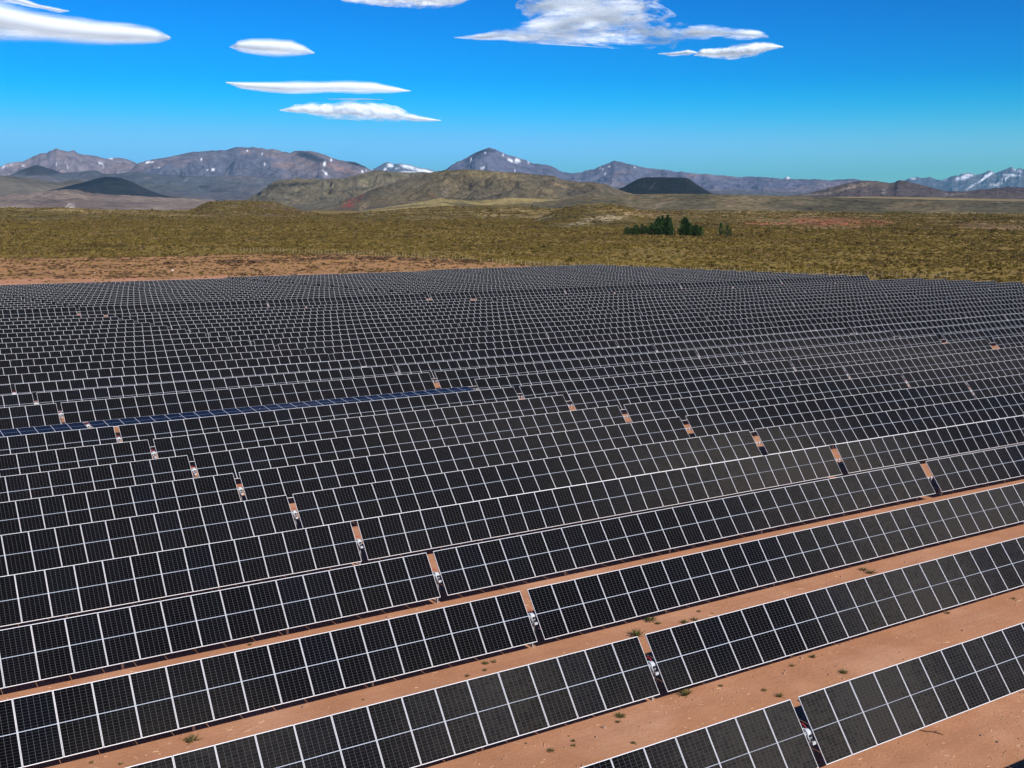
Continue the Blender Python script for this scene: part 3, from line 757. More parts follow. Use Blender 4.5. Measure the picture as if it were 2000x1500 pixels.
def add_uv(me, fi):
    """uv over the top face fi"""
    uvl = me.uv_layers.new(name="UVMap")
    for li, c in zip(me.polygons[fi].loop_indices, ((0, 0), (1, 0), (1, 1), (0, 1))):
        uvl.data[li].uv = c


FW, FE, TH = 0.0155, 0.024, 0.034      # frame face width, depth


def frame_geo(mb, m=0):
    x0, x1, y0, y1 = -MW / 2, MW / 2, -MH / 2, MH / 2
    mb.box(x0, x1, y0, y0 + FE, -TH, 0.002, m); mb.box(x0, x1, y1 - FE, y1, -TH, 0.002, m)
    mb.box(x0, x0 + FW, y0 + FE, y1 - FE, -TH, 0.002, m); mb.box(x1 - FW, x1, y0 + FE, y1 - FE, -TH, 0.002, m)


def laminate_geo(mb, mg=0, mk=1):
    x0, x1, y0, y1 = -MW / 2 + FW, MW / 2 - FW, -MH / 2 + FE, MH / 2 - FE
    mb.add([(x0, y0, 0), (x1, y0, 0), (x1, y1, 0), (x0, y1, 0)], [(0, 1, 2, 3)], mg)
    mb.add([(x0, y0, -0.006), (x0, y1, -0.006), (x1, y1, -0.006), (x1, y0, -0.006)], [(0, 1, 2, 3)], mk)
    mb.box(-0.06, 0.06, -0.04, 0.04, -0.03, -0.007, mk)


mb = MB(); laminate_geo(mb); me_panel_near = mb.me("solar_panel", [m_glass, m_back]); add_uv(me_panel_near, 0)
mb = MB(); frame_geo(mb); me_frame = mb.me("panel_frame", [m_alu])
mb = MB(); laminate_geo(mb, 0, 1); frame_geo(mb, 2); me_panel_far = mb.me("solar_panel", [m_glass, m_back, m_alu]); add_uv(me_panel_far, 0)
mb = MB(); mb.tube([(0, 0, 0), (1, 0, 0)], 0.068, 8); me_tube = mb.me("torque_tube", [m_steel])
mb = MB()                                  # I-section post, top at z = 0, driven 0.4 m into the ground
mb.box(-0.05, 0.05, -0.075, -0.067, -1.9, 0); mb.box(-0.05, 0.05, 0.067, 0.075, -1.9, 0); mb.box(-0.004, 0.004, -0.067, 0.067, -1.9, 0)
mb.box(-0.03, 0.03, -0.11, 0.11, -0.14, 0.02); mb.tube([(-0.06, 0, 0.06), (0.06, 0, 0.06)], 0.12, 10)
me_post = mb.me("post", [m_steel])
mb = MB()                                  # slewing drive: gear ring, housing, motor, control box
mb.tube([(-0.085, 0, 0), (0.085, 0, 0)], 0.165, 14, 0); mb.tube([(-0.15, 0, 0), (0.15, 0, 0)], 0.10, 12, 1)
mb.tube([(-0.10, -0.15, -0.10), (0.10, -0.15, -0.10)], 0.055, 10, 1)
mb.tube([(0.03, -0.15, -0.10), (0.03, -0.30, -0.20)], [0.045, 0.035], 10, 2)
mb.box(-0.05, 0.11, -0.37, -0.30, -0.27, -0.17, 0)
mb.box(-0.10, 0.06, 0.08, 0.17, -0.04, 0.12, 0); mb.box(-0.04, 0.05, -0.26, -0.20, -0.02, 0.05, 2); me_drive = mb.me("drive_motor", [m_white, m_steel, m_dark])
mb = MB()
mb.tube([(-0.16, 0.16, 0.02), (-0.11, 0.22, 0.21), (0.02, 0.24, 0.27), (0.13, 0.20, 0.20), (0.17, 0.10, 0.05)], 0.009, 6)
mb.tube([(-0.13, 0.18, 0.02), (-0.07, 0.26, 0.18), (0.05, 0.27, 0.23), (0.15, 0.22, 0.13), (0.19, 0.05, -0.05)], 0.007, 6); me_cable = mb.me("cable", [m_red])
mb = MB(); mb.tube([(-0.05, -0.30, -0.30), (0.02, -0.34, -0.55), (0.05, -0.30, -0.95), (0.02, -0.18, -1.3)], 0.016, 6); me_cable2 = mb.me("cable", [m_dark])
mb = MB(); mb.ball((0, 0, 0), 0.085, 0.085, 0.085, 10, 6); mb.tube([(0, 0, -0.05), (0, 0, -0.22)], 0.03, 6); me_ball = mb.me("end_bearing", [m_white], True)
mb = MB()                                  # cross rails under the modules of one half table
for k in range(NSEG):
    for s_ in (-1, 1):
        x = (k + 0.5) * STEP + s_ * 0.28
        mb.box(x - 0.02, x + 0.02, -0.72, 0.72, -0.085, -0.036)
me_rails = mb.me("mounting_rails", [m_steel])

ORD = ["zeroth", "first", "second", "third", "fourth", "fifth", "sixth", "seventh", "eighth", "ninth", "tenth", "eleventh", "twelfth", "thirteenth", "fourteenth",
       "fifteenth", "sixteenth", "seventeenth", "eighteenth", "nineteenth", "twentieth", "twenty-first", "twenty-second", "twenty-third", "twenty-fourth", "twenty-fifth", "twenty-sixth", "twenty-seventh"]
# start of each half table, measured along the row from the first drive
STARTS = [-38.66, 0.0, 38.95, 77.53, 117.4, 156.1, 194.9, 233.6]


def tilt(r):
    if r <= 5: return 52.8 + (0.6, 0.8, -0.5, -0.2, -0.9, 0.8)[r]
    return max(45.8, 48.5 - (r - 6) * 0.65)


LIM_L = math.radians(-33.07) * -1 - math.atan(1000 / FPX)      # azimuth of the picture's edges
LIM_R = math.radians(33.07) + math.atan(1000 / FPX)
rng = random.Random(5)
n_tr = 0
for r in range(0, N_LAST):
    Yr = row_y(r)
    X0 = 28.99 - 0.7734 * r
    row_tr = []
    for q in range(4):
        a = X0 + STARTS[2 * q]; bnd = X0 + STARTS[2 * q + 1] + NSEG * STEP
        az0, az1 = math.atan2(a, Yr), math.atan2(bnd, Yr)
        if az1 < LIM_L - 0.005 or az0 > LIM_R + (0.13 if r > 2 else 0.04): continue
        if r == 42 and q < 2: continue
        if r == 43 and q < 3: continue
        row_tr.append(q)
    for idx, q in enumerate(row_tr):
        flat = (r == 11 and q == 0)
        tau = math.radians(4.5 if flat else tilt(r) + rng.uniform(-1.4, 1.4) * (0 if r <= 10 else 1))
        xa = X0 + STARTS[2 * q + 1] - 0.19
        ztop = float(axis_z(xa, Yr))
        base = ztop - 1.5
        root = empty("solar_tracker", (xa, Yr, base))
        n_tr += 1
        k_ord = ("only", "leftmost", "second", "third", "fourth")
        side = ORD[idx + 1] + " from the left" if len(row_tr) > 1 else "the only one there"
        if flat:
            lab = "long tracker of bluish solar panels stowed almost flat among the tilted rows"
        elif r < 27:
            lab = f"tilted row of black solar panels, {ORD[r + 1]} row from the front, {side}"
        else:
            lab = f"tilted black solar panels, {ORD[r - 26]} row beyond the service gap, {side}"
        tag(root, lab, "solar tracker", "solar trackers standing in parallel rows")
        for h in (0, 1):
            s0 = X0 + STARTS[2 * q + h]
            e0 = s0 + NSEG * STEP
            z0, z1 = float(axis_z(s0, Yr)), float(axis_z(e0, Yr))
            sl = (z1 - z0) / (e0 - s0)
            R_s = Matrix.Rotation(-math.atan(sl), 3, 'Y')
            R_t = R_s @ Matrix.Rotation(tau, 3, 'X')
            eul = R_t.to_euler()
            near = r <= 10
            for k in range(NSEG):
                x = s0 + (k + 0.5) * STEP
                o = bpy.data.objects.new("solar_panel", me_panel_near if near else me_panel_far)
                o.parent = root
                o.location = (x - xa, 0, z0 + sl * (x - s0) - base)
                # every module sits a hair out of true
                o.rotation_euler = (eul.x + rng.gauss(0, 0.0022), eul.y + rng.gauss(0, 0.0018), eul.z)
                COL.objects.link(o)
                if near:
                    f = bpy.data.objects.new("panel_frame", me_frame)
                    f.parent = o
                    COL.objects.link(f)
            off = R_t @ Vector((0, 0, -0.16))
            tb_ = link("torque_tube", me_tube, root)
            tb_.scale = (e0 - s0 + 0.1, 1, 1)
            tb_.rotation_euler = R_s.to_euler()
            tb_.location = (s0 - 0.05 - xa, off.y, z0 - base + off.z)
            ra = link("mounting_rails", me_rails, root); ra['kind'] = 'stuff'
            ra.rotation_euler = eul; ra.location = (s0 - xa, 0, z0 - base)
            # posts: one by the drive, then every 7.4 m
            for j in range(1, 6):
                px_ = (s0 + j * 7.4 + 0.3) if h == 1 else (e0 - j * 7.4 - 0.3)
                if not (s0 < px_ < e0): continue
                po = link("post", me_post, root)
                po.location = (px_ - xa, off.y * 0.6, z0 + sl * (px_ - s0) - base - 0.16)
        dz = -0.16 * math.cos(tau)
        po = link("post", me_post, root); po.location = (0, 0, 1.5 - 0.30)
        dr = link("drive_motor", me_drive, root); dr.location = (0, 0.10, 1.5 - 0.10)
        cb = link("cable", me_cable, dr)
        cb2 = link("cable", me_cable2, dr)
        for sx in (-1, 1):
            xe = (X0 + STARTS[2 * q] - 0.2) if sx < 0 else (X0 + STARTS[2 * q + 1] + NSEG * STEP + 0.14)
            eb = link("end_bearing", me_ball, root)
            eb.location = (xe - xa, 0.05, float(axis_z(xe, Yr)) - base - 0.05)
print("trackers", n_tr)

# ------------------------------------------------------------------ shrubs of the open plain (nobody could count them)
def leafy_mat(name, stops, rough=0.85, big=False):
    m, t = new_mat(name)
    oi = t.n("ShaderNodeObjectInfo")
    c = t.ramp(oi.outputs['Random'], stops)
    nz = t.noise(t.n("ShaderNodeTexCoord").outputs['Object'], 3.0, 3)
    c = t.mix(t.math('MULTIPLY', nz, 0.4), c, (0.04, 0.038, 0.012))
    if big:
        g = t.noise(t.pos(), 0.011, 5, 0.6)
        c = t.mix(t.math('MULTIPLY', t.math('SUBTRACT', g, 0.5, clamp=True), 4.5, clamp=True), c, (0.21, 0.155, 0.030))
        g = t.noise(t.pos(), 0.021, 4, 0.6)
        c = t.mix(t.math('MULTIPLY', t.math('SUBTRACT', 0.47, g, clamp=True), 5.0, clamp=True), c, (0.075, 0.055, 0.022))
    t.bsdf(c, rough, spec=0.15)
    return m


m_shrub = leafy_mat("scrub_leaves", [(0.0, (0.105, 0.080, 0.022)), (0.25, (0.155, 0.112, 0.026)), (0.5, (0.225, 0.155, 0.032)), (0.7, (0.19, 0.120, 0.042)), (0.88, (0.33, 0.225, 0.058)), (1.0, (0.25, 0.150, 0.088))], big=True)


def shrub_mesh(name, seed, n=46, mat=m_shrub):
    rr = random.Random(seed)
    V, F = [], []
    for _ in range(n):
        a = rr.uniform(0, 2 * math.pi); rad = 0.5 * math.sqrt(rr.random()); z = rr.uniform(0.03, 0.62) * (1 - rad * rad * 2.2)
        c = Vector((rad * math.cos(a), rad * math.sin(a), max(z, 0.03)))
        d = Vector((math.cos(a) * rr.uniform(0.2, 1), math.sin(a) * rr.uniform(0.2, 1), rr.uniform(0.2, 1.2))).normalized()
        s = d.orthogonal().normalized() * rr.uniform(0.07, 0.14)
        e = d * rr.uniform(0.12, 0.26)
        k = len(V)
        V += [c - s, c + s, c + e + s * 0.4, c + e - s * 0.4]; F.append((k, k + 1, k + 2, k + 3))
    # a low twiggy dome keeps the middle solid
    k = len(V)
    for j in range(7):
        a = 2 * math.pi * j / 7; q = rr.uniform(0.28, 0.42)
        V.append(Vector((q * math.cos(a), q * math.sin(a), 0)))
    for j in range(7):
        a = 2 * math.pi * j / 7; q = rr.uniform(0.16, 0.3)
        V.append(Vector((q * math.cos(a), q * math.sin(a), rr.uniform(0.25, 0.42))))
    V.append(Vector((0, 0, 0.45)))
    for j in range(7):
        F.append((k + j, k + (j + 1) % 7, k + 7 + (j + 1) % 7, k + 7 + j)); F.append((k + 7 + j, k + 7 + (j + 1) % 7, k + 14))
    return mesh(name, V, F, [mat])


def scatter(name, pts, scl, rot, protos, label, cat):
    """one object: points carrying instances of a few shapes"""
    me = bpy.data.meshes.new(name)
    me.vertices.add(len(pts)); me.vertices.foreach_set('co', np.asarray(pts, np.float32).ravel())
    a = me.attributes.new("scl", 'FLOAT_VECTOR', 'POINT'); a.data.foreach_set('vector', np.asarray(scl, np.float32).ravel())
    a = me.attributes.new("rot", 'FLOAT', 'POINT'); a.data.foreach_set('value', np.asarray(rot, np.float32))
    o = link(name, me)
    ng = bpy.data.node_groups.new(name + "_nodes", 'GeometryNodeTree')
    ng.interface.new_socket("Geometry", in_out='INPUT', socket_type='NodeSocketGeometry')
    ng.interface.new_socket("Geometry", in_out='OUTPUT', socket_type='NodeSocketGeometry')
    N, L = ng.nodes, ng.links
    gi = N.new("NodeGroupInput"); go = N.new("NodeGroupOutput")
    g2i = N.new("GeometryNodeGeometryToInstance")
    for pm in protos:
        # the shape itself lives in a mesh that only the nodes use
        ob = bpy.data.objects.new("shape_source", pm)
        oi = N.new("GeometryNodeObjectInfo"); oi.inputs['Object'].default_value = ob
        L.new(oi.outputs['Geometry'], g2i.inputs[0])
    iop = N.new("GeometryNodeInstanceOnPoints")
    iop.inputs['Pick Instance'].default_value = True
    na = N.new("GeometryNodeInputNamedAttribute"); na.data_type = 'FLOAT_VECTOR'; na.inputs[0].default_value = "scl"
    nr = N.new("GeometryNodeInputNamedAttribute"); nr.data_type = 'FLOAT'; nr.inputs[0].default_value = "rot"
    cx = N.new("ShaderNodeCombineXYZ")
    L.new(nr.outputs['Attribute'], cx.inputs[2])
    rv = N.new("FunctionNodeRandomValue"); rv.data_type = 'INT'
    rv.inputs[4].default_value = 0; rv.inputs[5].default_value = len(protos) - 1
    L.new(gi.outputs[0], iop.inputs['Points']); L.new(g2i.outputs[0], iop.inputs['Instance'])
    L.new(rv.outputs[2], iop.inputs['Instance Index'])
    L.new(cx.outputs[0], iop.inputs['Rotation']); L.new(na.outputs['Attribute'], iop.inputs['Scale'])
    L.new(iop.outputs[0], go.inputs[0])
    md = o.modifiers.new("scatter", 'NODES'); md.node_group = ng
    return tag(o, label, cat, kind='stuff')


rs = np.random.RandomState(11)


def wedge_points(n, R0, R1, pad=0.035):
    a = rs.uniform(LIM_L - pad, LIM_R + pad, n)
    R = np.sqrt(rs.uniform(R0 * R0, R1 * R1, n))
    return R * np.sin(a), R * np.cos(a), R


X, Y, R = wedge_points(430000, 300, 2150)
outside = (Y > 368) | (X > farm_right(Y) + 12)
sm_, su_s = strip_mask(X, Y)
dens = 0.35 + 0.65 * smooth(0.38, 0.6, fbm(X / 34, Y / 34, 91, 4))
dens = dens * np.where(R < 620, 1.0, np.where(R < 950, 0.62, np.where(R < 1450, 0.32, 0.17)))
dens = np.where(sm_ > 0.4, np.where(su_s > 0.12, 0.30, 0.10), dens)
keep = outside & (rs.uniform(0, 1, len(X)) < dens) & ((sm_ > 0.4) | (Y > 368) | (X > farm_right(Y) + 12))
X, Y, R, sm_ = X[keep], Y[keep], R[keep], sm_[keep]
Z = ground_z(X, Y) - 0.03
s = 0.66 * rs.lognormal(0.35, 0.34, len(X)) * np.where(R > 1450, 2.2, np.where(R > 950, 1.55, np.where(R > 620, 1.2, 0.95))) * np.where(sm_ > 0.4, 0.62, 1.0)
# the same scrub climbs the low rises further out
exX, exY, exZ, exS = [X], [Y], [Z], [s]
for nm_, cnt, sz in (("scrub_rise", 26000, 2.3), ("mound", 22000, 1.5), ("butte", 5000, 2.4)):
    for (SX, SY, SZ, nf) in SURF[nm_]:
        i_ = rs.randint(0, SX.shape[0] - 1, cnt); j_ = rs.randint(1, nf - 1, cnt); f_ = rs.uniform(0, 1, cnt); g_ = rs.uniform(0, 1, cnt)

        def bl_(A_):
            return (A_[i_, j_] * (1 - f_) + A_[i_ + 1, j_] * f_) * (1 - g_) + (A_[i_, j_ + 1] * (1 - f_) + A_[i_ + 1, j_ + 1] * f_) * g_
        x_, y_, z_ = bl_(SX), bl_(SY), bl_(SZ)
        qx_, qy_, _ = to_photo(x_, y_, z_)
        bare = np.zeros(cnt, bool)
        for ex in ((1600, 433, 175, 10), (1180, 426, 72, 12), (1060, 427, 48, 6), (1930, 442, 90, 8)):
            bare |= ((qx_ - ex[0]) / ex[2]) ** 2 + ((qy_ - ex[1]) / ex[3]) ** 2 < rs.uniform(0.3, 1.1, cnt)
        k_ = (~bare | (rs.uniform(0, 1, cnt) < 0.12)) & (rs.uniform(0, 1, cnt) < 0.15 + 0.85 * smooth(0.4, 0.6, fbm(x_ / 40, y_ / 40, 93, 3))) & (z_ > ground_z(x_, y_))
        exX.append(x_[k_]); exY.append(y_[k_]); exZ.append(z_[k_] - 0.1); exS.append(sz * rs.lognormal(0, 0.3, int(k_.sum())))
X, Y, Z, s = (np.concatenate(q) for q in (exX, exY, exZ, exS))
scl = np.stack([s * rs.uniform(0.9, 1.5, len(s)), s * rs.uniform(0.9, 1.3, len(s)), s * rs.uniform(0.7, 1.05, len(s))], 1)
scatter("scrub_vegetation", np.stack([X, Y, Z], 1), scl, rs.uniform(0, 6.28, len(X)), [shrub_mesh("scrub_shape", i) for i in range(4)],
        "olive and yellow-green low scrub covering the open plain behind the solar farm", "scrub")
print("shrubs", len(X))

# uprooted brush lying in the cleared strip
m_brush, t = new_mat("dead_brush")
oi = t.n("ShaderNodeObjectInfo")
t.bsdf(t.ramp(oi.outputs['Random'], [(0, (0.05, 0.032, 0.02)), (0.5, (0.12, 0.07, 0.04)), (1, (0.26, 0.16, 0.09))]), 0.95, spec=0.05)
X, Y, R = wedge_points(60000, 300, 620, 0.06)
sm_, su_s = strip_mask(X, Y)
px_, py_, _ = to_photo(X, Y, ground_z(X, Y))
heap = (np.abs(py_ - np.interp(px_, [280, 340, 400, 500, 560, 640, 760, 900, 1000], [514, 515, 513, 512, 509, 505, 506, 511, 515])) < 2.2) & (px_ > 285) & (px_ < 960) & (fbm(px_ / 22, px_ * 0, 7, 2) > 0.44)
d = (sm_ > 0.5) * (su_s > 0.10) * smooth(0.40, 0.62, fbm(X / 8, Y / 8, 55, 3)) * 0.38 + heap * 0.9
keep = rs.uniform(0, 1, len(X)) < d
hp = heap[keep]
X, Y = X[keep], Y[keep]
s = rs.uniform(0.5, 1.3, len(X)) * np.where(hp, 1.5, 1.0)
scatter("dead_brush", np.stack([X, Y, ground_z(X, Y) - 0.02], 1), np.stack([s * 1.5, s, s * 0.7], 1), rs.uniform(0, 6.28, len(X)),
        [shrub_mesh("brush_shape", 40 + i, 30, m_brush) for i in range(3)], "brown uprooted brush lying along the bare strip behind the rows", "brush")

# pale straws and pebbles on the sand between the near rows
m_straw = plain_mat("bleached_straw", (0.52, 0.36, 0.22), 0.9, var=0.35, scale=0.7)
m_peb = plain_mat("pebbles", (0.36, 0.22, 0.15), 0.9, var=0.4, scale=0.9)


def litter(name, n, kind_, seed, label, cat, mat):
    g = np.random.RandomState(seed)
    A = g.uniform(LIM_L - 0.03, LIM_R + 0.03, n); R = g.uniform(19, 105, n) ** 1.0
    X, Y = R * np.sin(A), R * np.cos(A)
    cl = fbm(X / 3.0, Y / 3.0, seed, 3)
    k = g.uniform(0, 1, n) < smooth(0.35, 0.65, cl) * 0.9 + 0.12
    X, Y = X[k], Y[k]; n = len(X)
    Z = ground_z(X, Y)
    th = g.uniform(0, math.pi, n)
    if kind_ == 'straw': L = g.lognormal(-2.9, 0.55, n); W = g.uniform(0.004, 0.012, n); H = g.uniform(0.004, 0.018, n)
    else: L = g.lognormal(-3.9, 0.5, n); W = L * g.uniform(0.5, 0.95, n); H = L * g.uniform(0.4, 0.8, n)
    ux, uy = np.cos(th), np.sin(th)
    V = []
    for sx, sy, sz in ((-1, -1, 0), (1, -1, 0), (1, 1, 0), (-1, 1, 0), (-.7, -.7, 1), (.7, -.7, 1), (.7, .7, 1), (-.7, .7, 1)):
        V.append(np.stack([X + ux * L * sx - uy * W * sy, Y + uy * L * sx + ux * W * sy, Z - 0.003 + sz * H * 2], 1))
    V = np.stack(V, 1).reshape(-1, 3)
    base = np.array([(4, 5, 6, 7), (0, 1, 5, 4), (1, 2, 6, 5), (2, 3, 7, 6), (3, 0, 4, 7)])
    F = (np.arange(n)[:, None, None] * 8 + base[None]).reshape(-1, 4)
    me = bpy.data.meshes.new(name)
    me.from_pydata(V.tolist(), [], F.tolist()); me.materials.append(mat)
    tag(link(name, me), label, cat, kind='stuff')


litter("straw_litter", 9000, 'straw', 3, "pale dry straws strewn over the orange sand between the rows", "litter", m_straw)
litter("pebbles", 12000, 'peb', 4, "small pebbles strewn over the orange sand between the rows", "pebbles", m_peb)

# ------------------------------------------------------------------ weeds one can tell apart on the sand
m_weed = leafy_mat("weed_leaves", [(0.0, (0.075, 0.095, 0.022)), (0.5, (0.11, 0.115, 0.035)), (1.0, (0.15, 0.125, 0.05))])
m_twig = plain_mat("dry_twig", (0.17, 0.10, 0.06), 0.9, var=0.3)


def weed_mesh(seed, n):
    rr = random.Random(seed); V, F = [], []
    for _ in range(n):
        a = rr.uniform(0, 2 * math.pi); q = rr.uniform(0, 0.16)
        p = Vector((q * math.cos(a), q * math.sin(a), 0))
        lean = rr.uniform(0.15, 1.15); hgt = rr.uniform(0.25, 0.62)
        d = Vector((math.cos(a) * math.sin(lean), math.sin(a) * math.sin(lean), math.cos(lean)))
        side = Vector((-math.sin(a), math.cos(a), 0)) * rr.uniform(0.012, 0.022)
        m = p + d * hgt * 0.55; e = p + d * hgt - Vector((0, 0, hgt * 0.12))
        k = len(V)
        V += [p - side, p + side, m + side, m - side, e]
        F += [(k, k + 1, k + 2, k + 3), (k + 3, k + 2, k + 4)]
        for _ in range(2):      # a side leaf
            c = p.lerp(e, rr.uniform(0.35, 0.95)); b_ = rr.uniform(0, 6.28)
            u_ = Vector((math.cos(b_), math.sin(b_), rr.uniform(-0.1, 0.6))) * rr.uniform(0.06, 0.11); w_ = u_.cross(Vector((0, 0, 1))).normalized() * 0.02
            k = len(V); V += [c, c + u_ * 0.5 + w_, c + u_, c + u_ * 0.5 - w_]; F.append((k, k + 1, k + 2, k + 3))
    return mesh("weed", V, F, [m_weed])


weed_me = [weed_mesh(i, 46) for i in range(4)]
# photo x, y of the foot, width in photo pixels, label
WEEDS = [
    (375, 1448, 30, "largest bushy green weed on the sand at the lower left of the picture"),
    (179, 1490, 10, "small weed by the shadow edge in the bottom left corner"),
    (235, 1493, 9, "tiny weed to the right of the bottom left corner weed"),
    (488, 1260, 10, "tiny weed at the shadow edge in the narrow lane far left"),
    (709, 1367, 6, "lone speck of weed in the bare middle of the left lane"),
    (948, 1297, 15, "upper left plant of the weed cluster in the lane left of the third gap"),
    (965, 1294, 13, "upper right plant of the weed cluster in the lane left of the third gap"),
    (947, 1310, 11, "lower plant of the weed cluster in the lane left of the third gap"),
    (913, 1321, 12, "dry straggly weed just left of the green weed cluster"),
    (1269, 1213, 28, "broad green weed below the shadow, third lane, right of the motor gap"),
    (1285, 1219, 14, "small weed touching the broad green one in the third lane"),
    (1243, 1243, 32, "spiky green weed standing at the top corner of the panels by the gap"),
    (1357, 1212, 16, "grey-green weed behind the panel edge, right one of a pair"),
    (1337, 1217, 18, "grey-green weed behind the panel edge, left one of a pair"),
    (1365, 1195, 11, "small weed in the middle of the third lane"),
    (1391, 1199, 6, "tiny weed right of the small mid-lane weed"),
    (1339, 1358, 28, "green weed at the foot of the second row's shadow right of its gap"),
    (1212, 1400, 22, "dark green weed in the second lane left of its gap"),
    (1207, 1411, 12, "low weed just below the dark green weed of the second lane"),
    (1120, 1448, 11, "upper of two small weeds one above the other on the front lane"),
    (1120, 1457, 11, "lower of two small weeds one above the other on the front lane"),
    (1075, 1467, 16, "flat pale green weed near the bottom edge of the picture"),
    (1237, 1452, 13, "small weed on the front lane just above the nearest panels"),
    (1111, 1438, 5, "tiny speck of weed above the two stacked small weeds"),
    (1027, 1452, 6, "tiny weed at the left end of the front lane"),
    (1687, 1114, 17, "left plant of the green pair at the edge of the fourth lane, far right"),
    (1701, 1120, 22, "right plant of the green pair at the edge of the fourth lane"),
    (1588, 1284, 15, "thin upright weed below the shadow of the second row"),
    (1547, 1301, 12, "small round weed in the wide lane left of centre"),
    (1648, 1315, 18, "spreading weed alone in the wide front lane"),
    (1851, 1198, 11, "small weed at the panel edge toward the right end of the lane"),
    (1980, 1170, 9, "tiny weed at the right margin of the picture"),
    (1523, 1361, 18, "flat straggling weed above the gap of the nearest row"),
    (1408, 1340, 10, "thin weed at the shadow edge right of the second gap"),
    (1493, 1349, 12, "small weed between the flat straggling weed and the shadow"),
]
for i, (wx, wy, ww, lab) in enumerate(WEEDS):
    p = on_ground(wx, wy)
    dist = (p - cam.location).length
    o = link("weed", weed_me[i % 4])
    sc = ww / FPX * dist / 0.85
    o.location = p - Vector((0, 0, 0.01)); o.scale = (sc, sc, sc * rng.uniform(0.7, 1.0)); o.rotation_euler = (0, 0, rng.uniform(0, 6.28))
    tag(o, lab, "weed", "weeds on the sand between the rows")

p = on_ground(1820, 1431)
mb = MB(); mb.tube([(-0.42, 0.02, 0.03), (-0.2, -0.03, 0.05), (0.05, 0.02, 0.045), (0.25, -0.03, 0.04), (0.40, -0.10, 0.02)], [0.012, 0.02, 0.024, 0.02, 0.01], 6)
mb.tube([(0.05, 0.02, 0.05), (0.15, 0.12, 0.06), (0.22, 0.15, 0.03)], [0.012, 0.009, 0.005], 5)
o = link("fallen_branch", mb.me("fallen_branch", [m_twig])); o.location = p; o.rotation_euler = (0, 0, -0.9)
tag(o, "crooked brown branch lying on the sand in front of the nearest panels", "branch")

# pale boulder and earth heap behind the rows
m_rock = plain_mat("pale_rock", (0.62, 0.58, 0.52), 0.9, var=0.15)
for (bx, by, w, lab) in ((337, 529, 5.0, "white boulder in the bare strip behind the left rows"), (186, 534, 3.0, "small white stone in the bare strip at far left")):
    p = on_ground(bx, by); d_ = (p - cam.location).length; s_ = w / FPX * d_ / 2
    mb = MB(); mb.ball((0, 0, s_ * 0.4), s_, s_ * 0.8, s_ * 0.75, 9, 6)
    rr = random.Random(int(bx)); mb.V = [tuple(c * rr.uniform(0.85, 1.1) for c in v) for v in mb.V]
    o = link("boulder", mb.me("boulder", [m_rock])); o.location = p; tag(o, lab, "boulder", "pale stones behind the rows")

# ------------------------------------------------------------------ the wire fence round the site
m_wood = plain_mat("weathered_fence_wood", (0.46, 0.36, 0.20), 0.9, var=0.2)
m_wire = plain_mat("fence_wire", (0.35, 0.34, 0.32), 0.6, 0.6)
mb = MB(); mb.tube([(0, 0, -0.3), (0.02, 0, 2.15)], [0.085, 0.075], 6); me_fp = mb.me("post", [m_wood])
fpx = [(470, 490.5), (560, 493), (700, 498), (830, 505), (960, 511.5), (1130, 518.5), (1300, 525), (1500, 533.5), (1700, 542), (1850, 544.5)]
pts = [Vector((*on_plane(x, y, 0.2), 0)) for x, y in fpx]
fence = empty("wire_fence", (pts[0].x, pts[0].y, gz(pts[0].x, pts[0].y)))
tag(fence, "long wire fence on brown wooden posts along the edge of the scrubland", "fence")
tot = [0]
for a_, b_ in zip(pts, pts[1:]): tot.append(tot[-1] + (b_ - a_).length)
n_p = min(290, int(tot[-1] / 2.3)); tops = []
for i in range(n_p):
    s_ = tot[-1] * i / (n_p - 1)
    k = max(j for j in range(len(tot) - 1) if tot[j] <= s_ + 1e-6)
    p = pts[k].lerp(pts[k + 1], (s_ - tot[k]) / (tot[k + 1] - tot[k])) + Vector((rng.uniform(-.1, .1), rng.uniform(-.1, .1), 0))
    p.z = gz(p.x, p.y)
    o = link("post", me_fp, fence); o.location = p - fence.location; o.scale = (1, 1, rng.uniform(0.85, 1.1)); o.rotation_euler = (rng.uniform(-.05, .05), rng.uniform(-.05, .05), 0)
    tops.append(p - fence.location)
for hgt in (0.45, 0.85, 1.25):
    mb = MB(); mb.tube([q_ + Vector((0, 0, hgt)) for q_ in tops], 0.006, 3, caps=False)
    link("wire", mb.me("wire", [m_wire]), fence)

# ------------------------------------------------------------------ trees
m_bark = plain_mat("grey_bark", (0.16, 0.12, 0.09), 0.9, var=0.3)
m_leaf = leafy_mat("poplar_leaves", [(0.0, (0.030, 0.080, 0.020)), (0.5, (0.044, 0.105, 0.026)), (1.0, (0.075, 0.145, 0.036))])


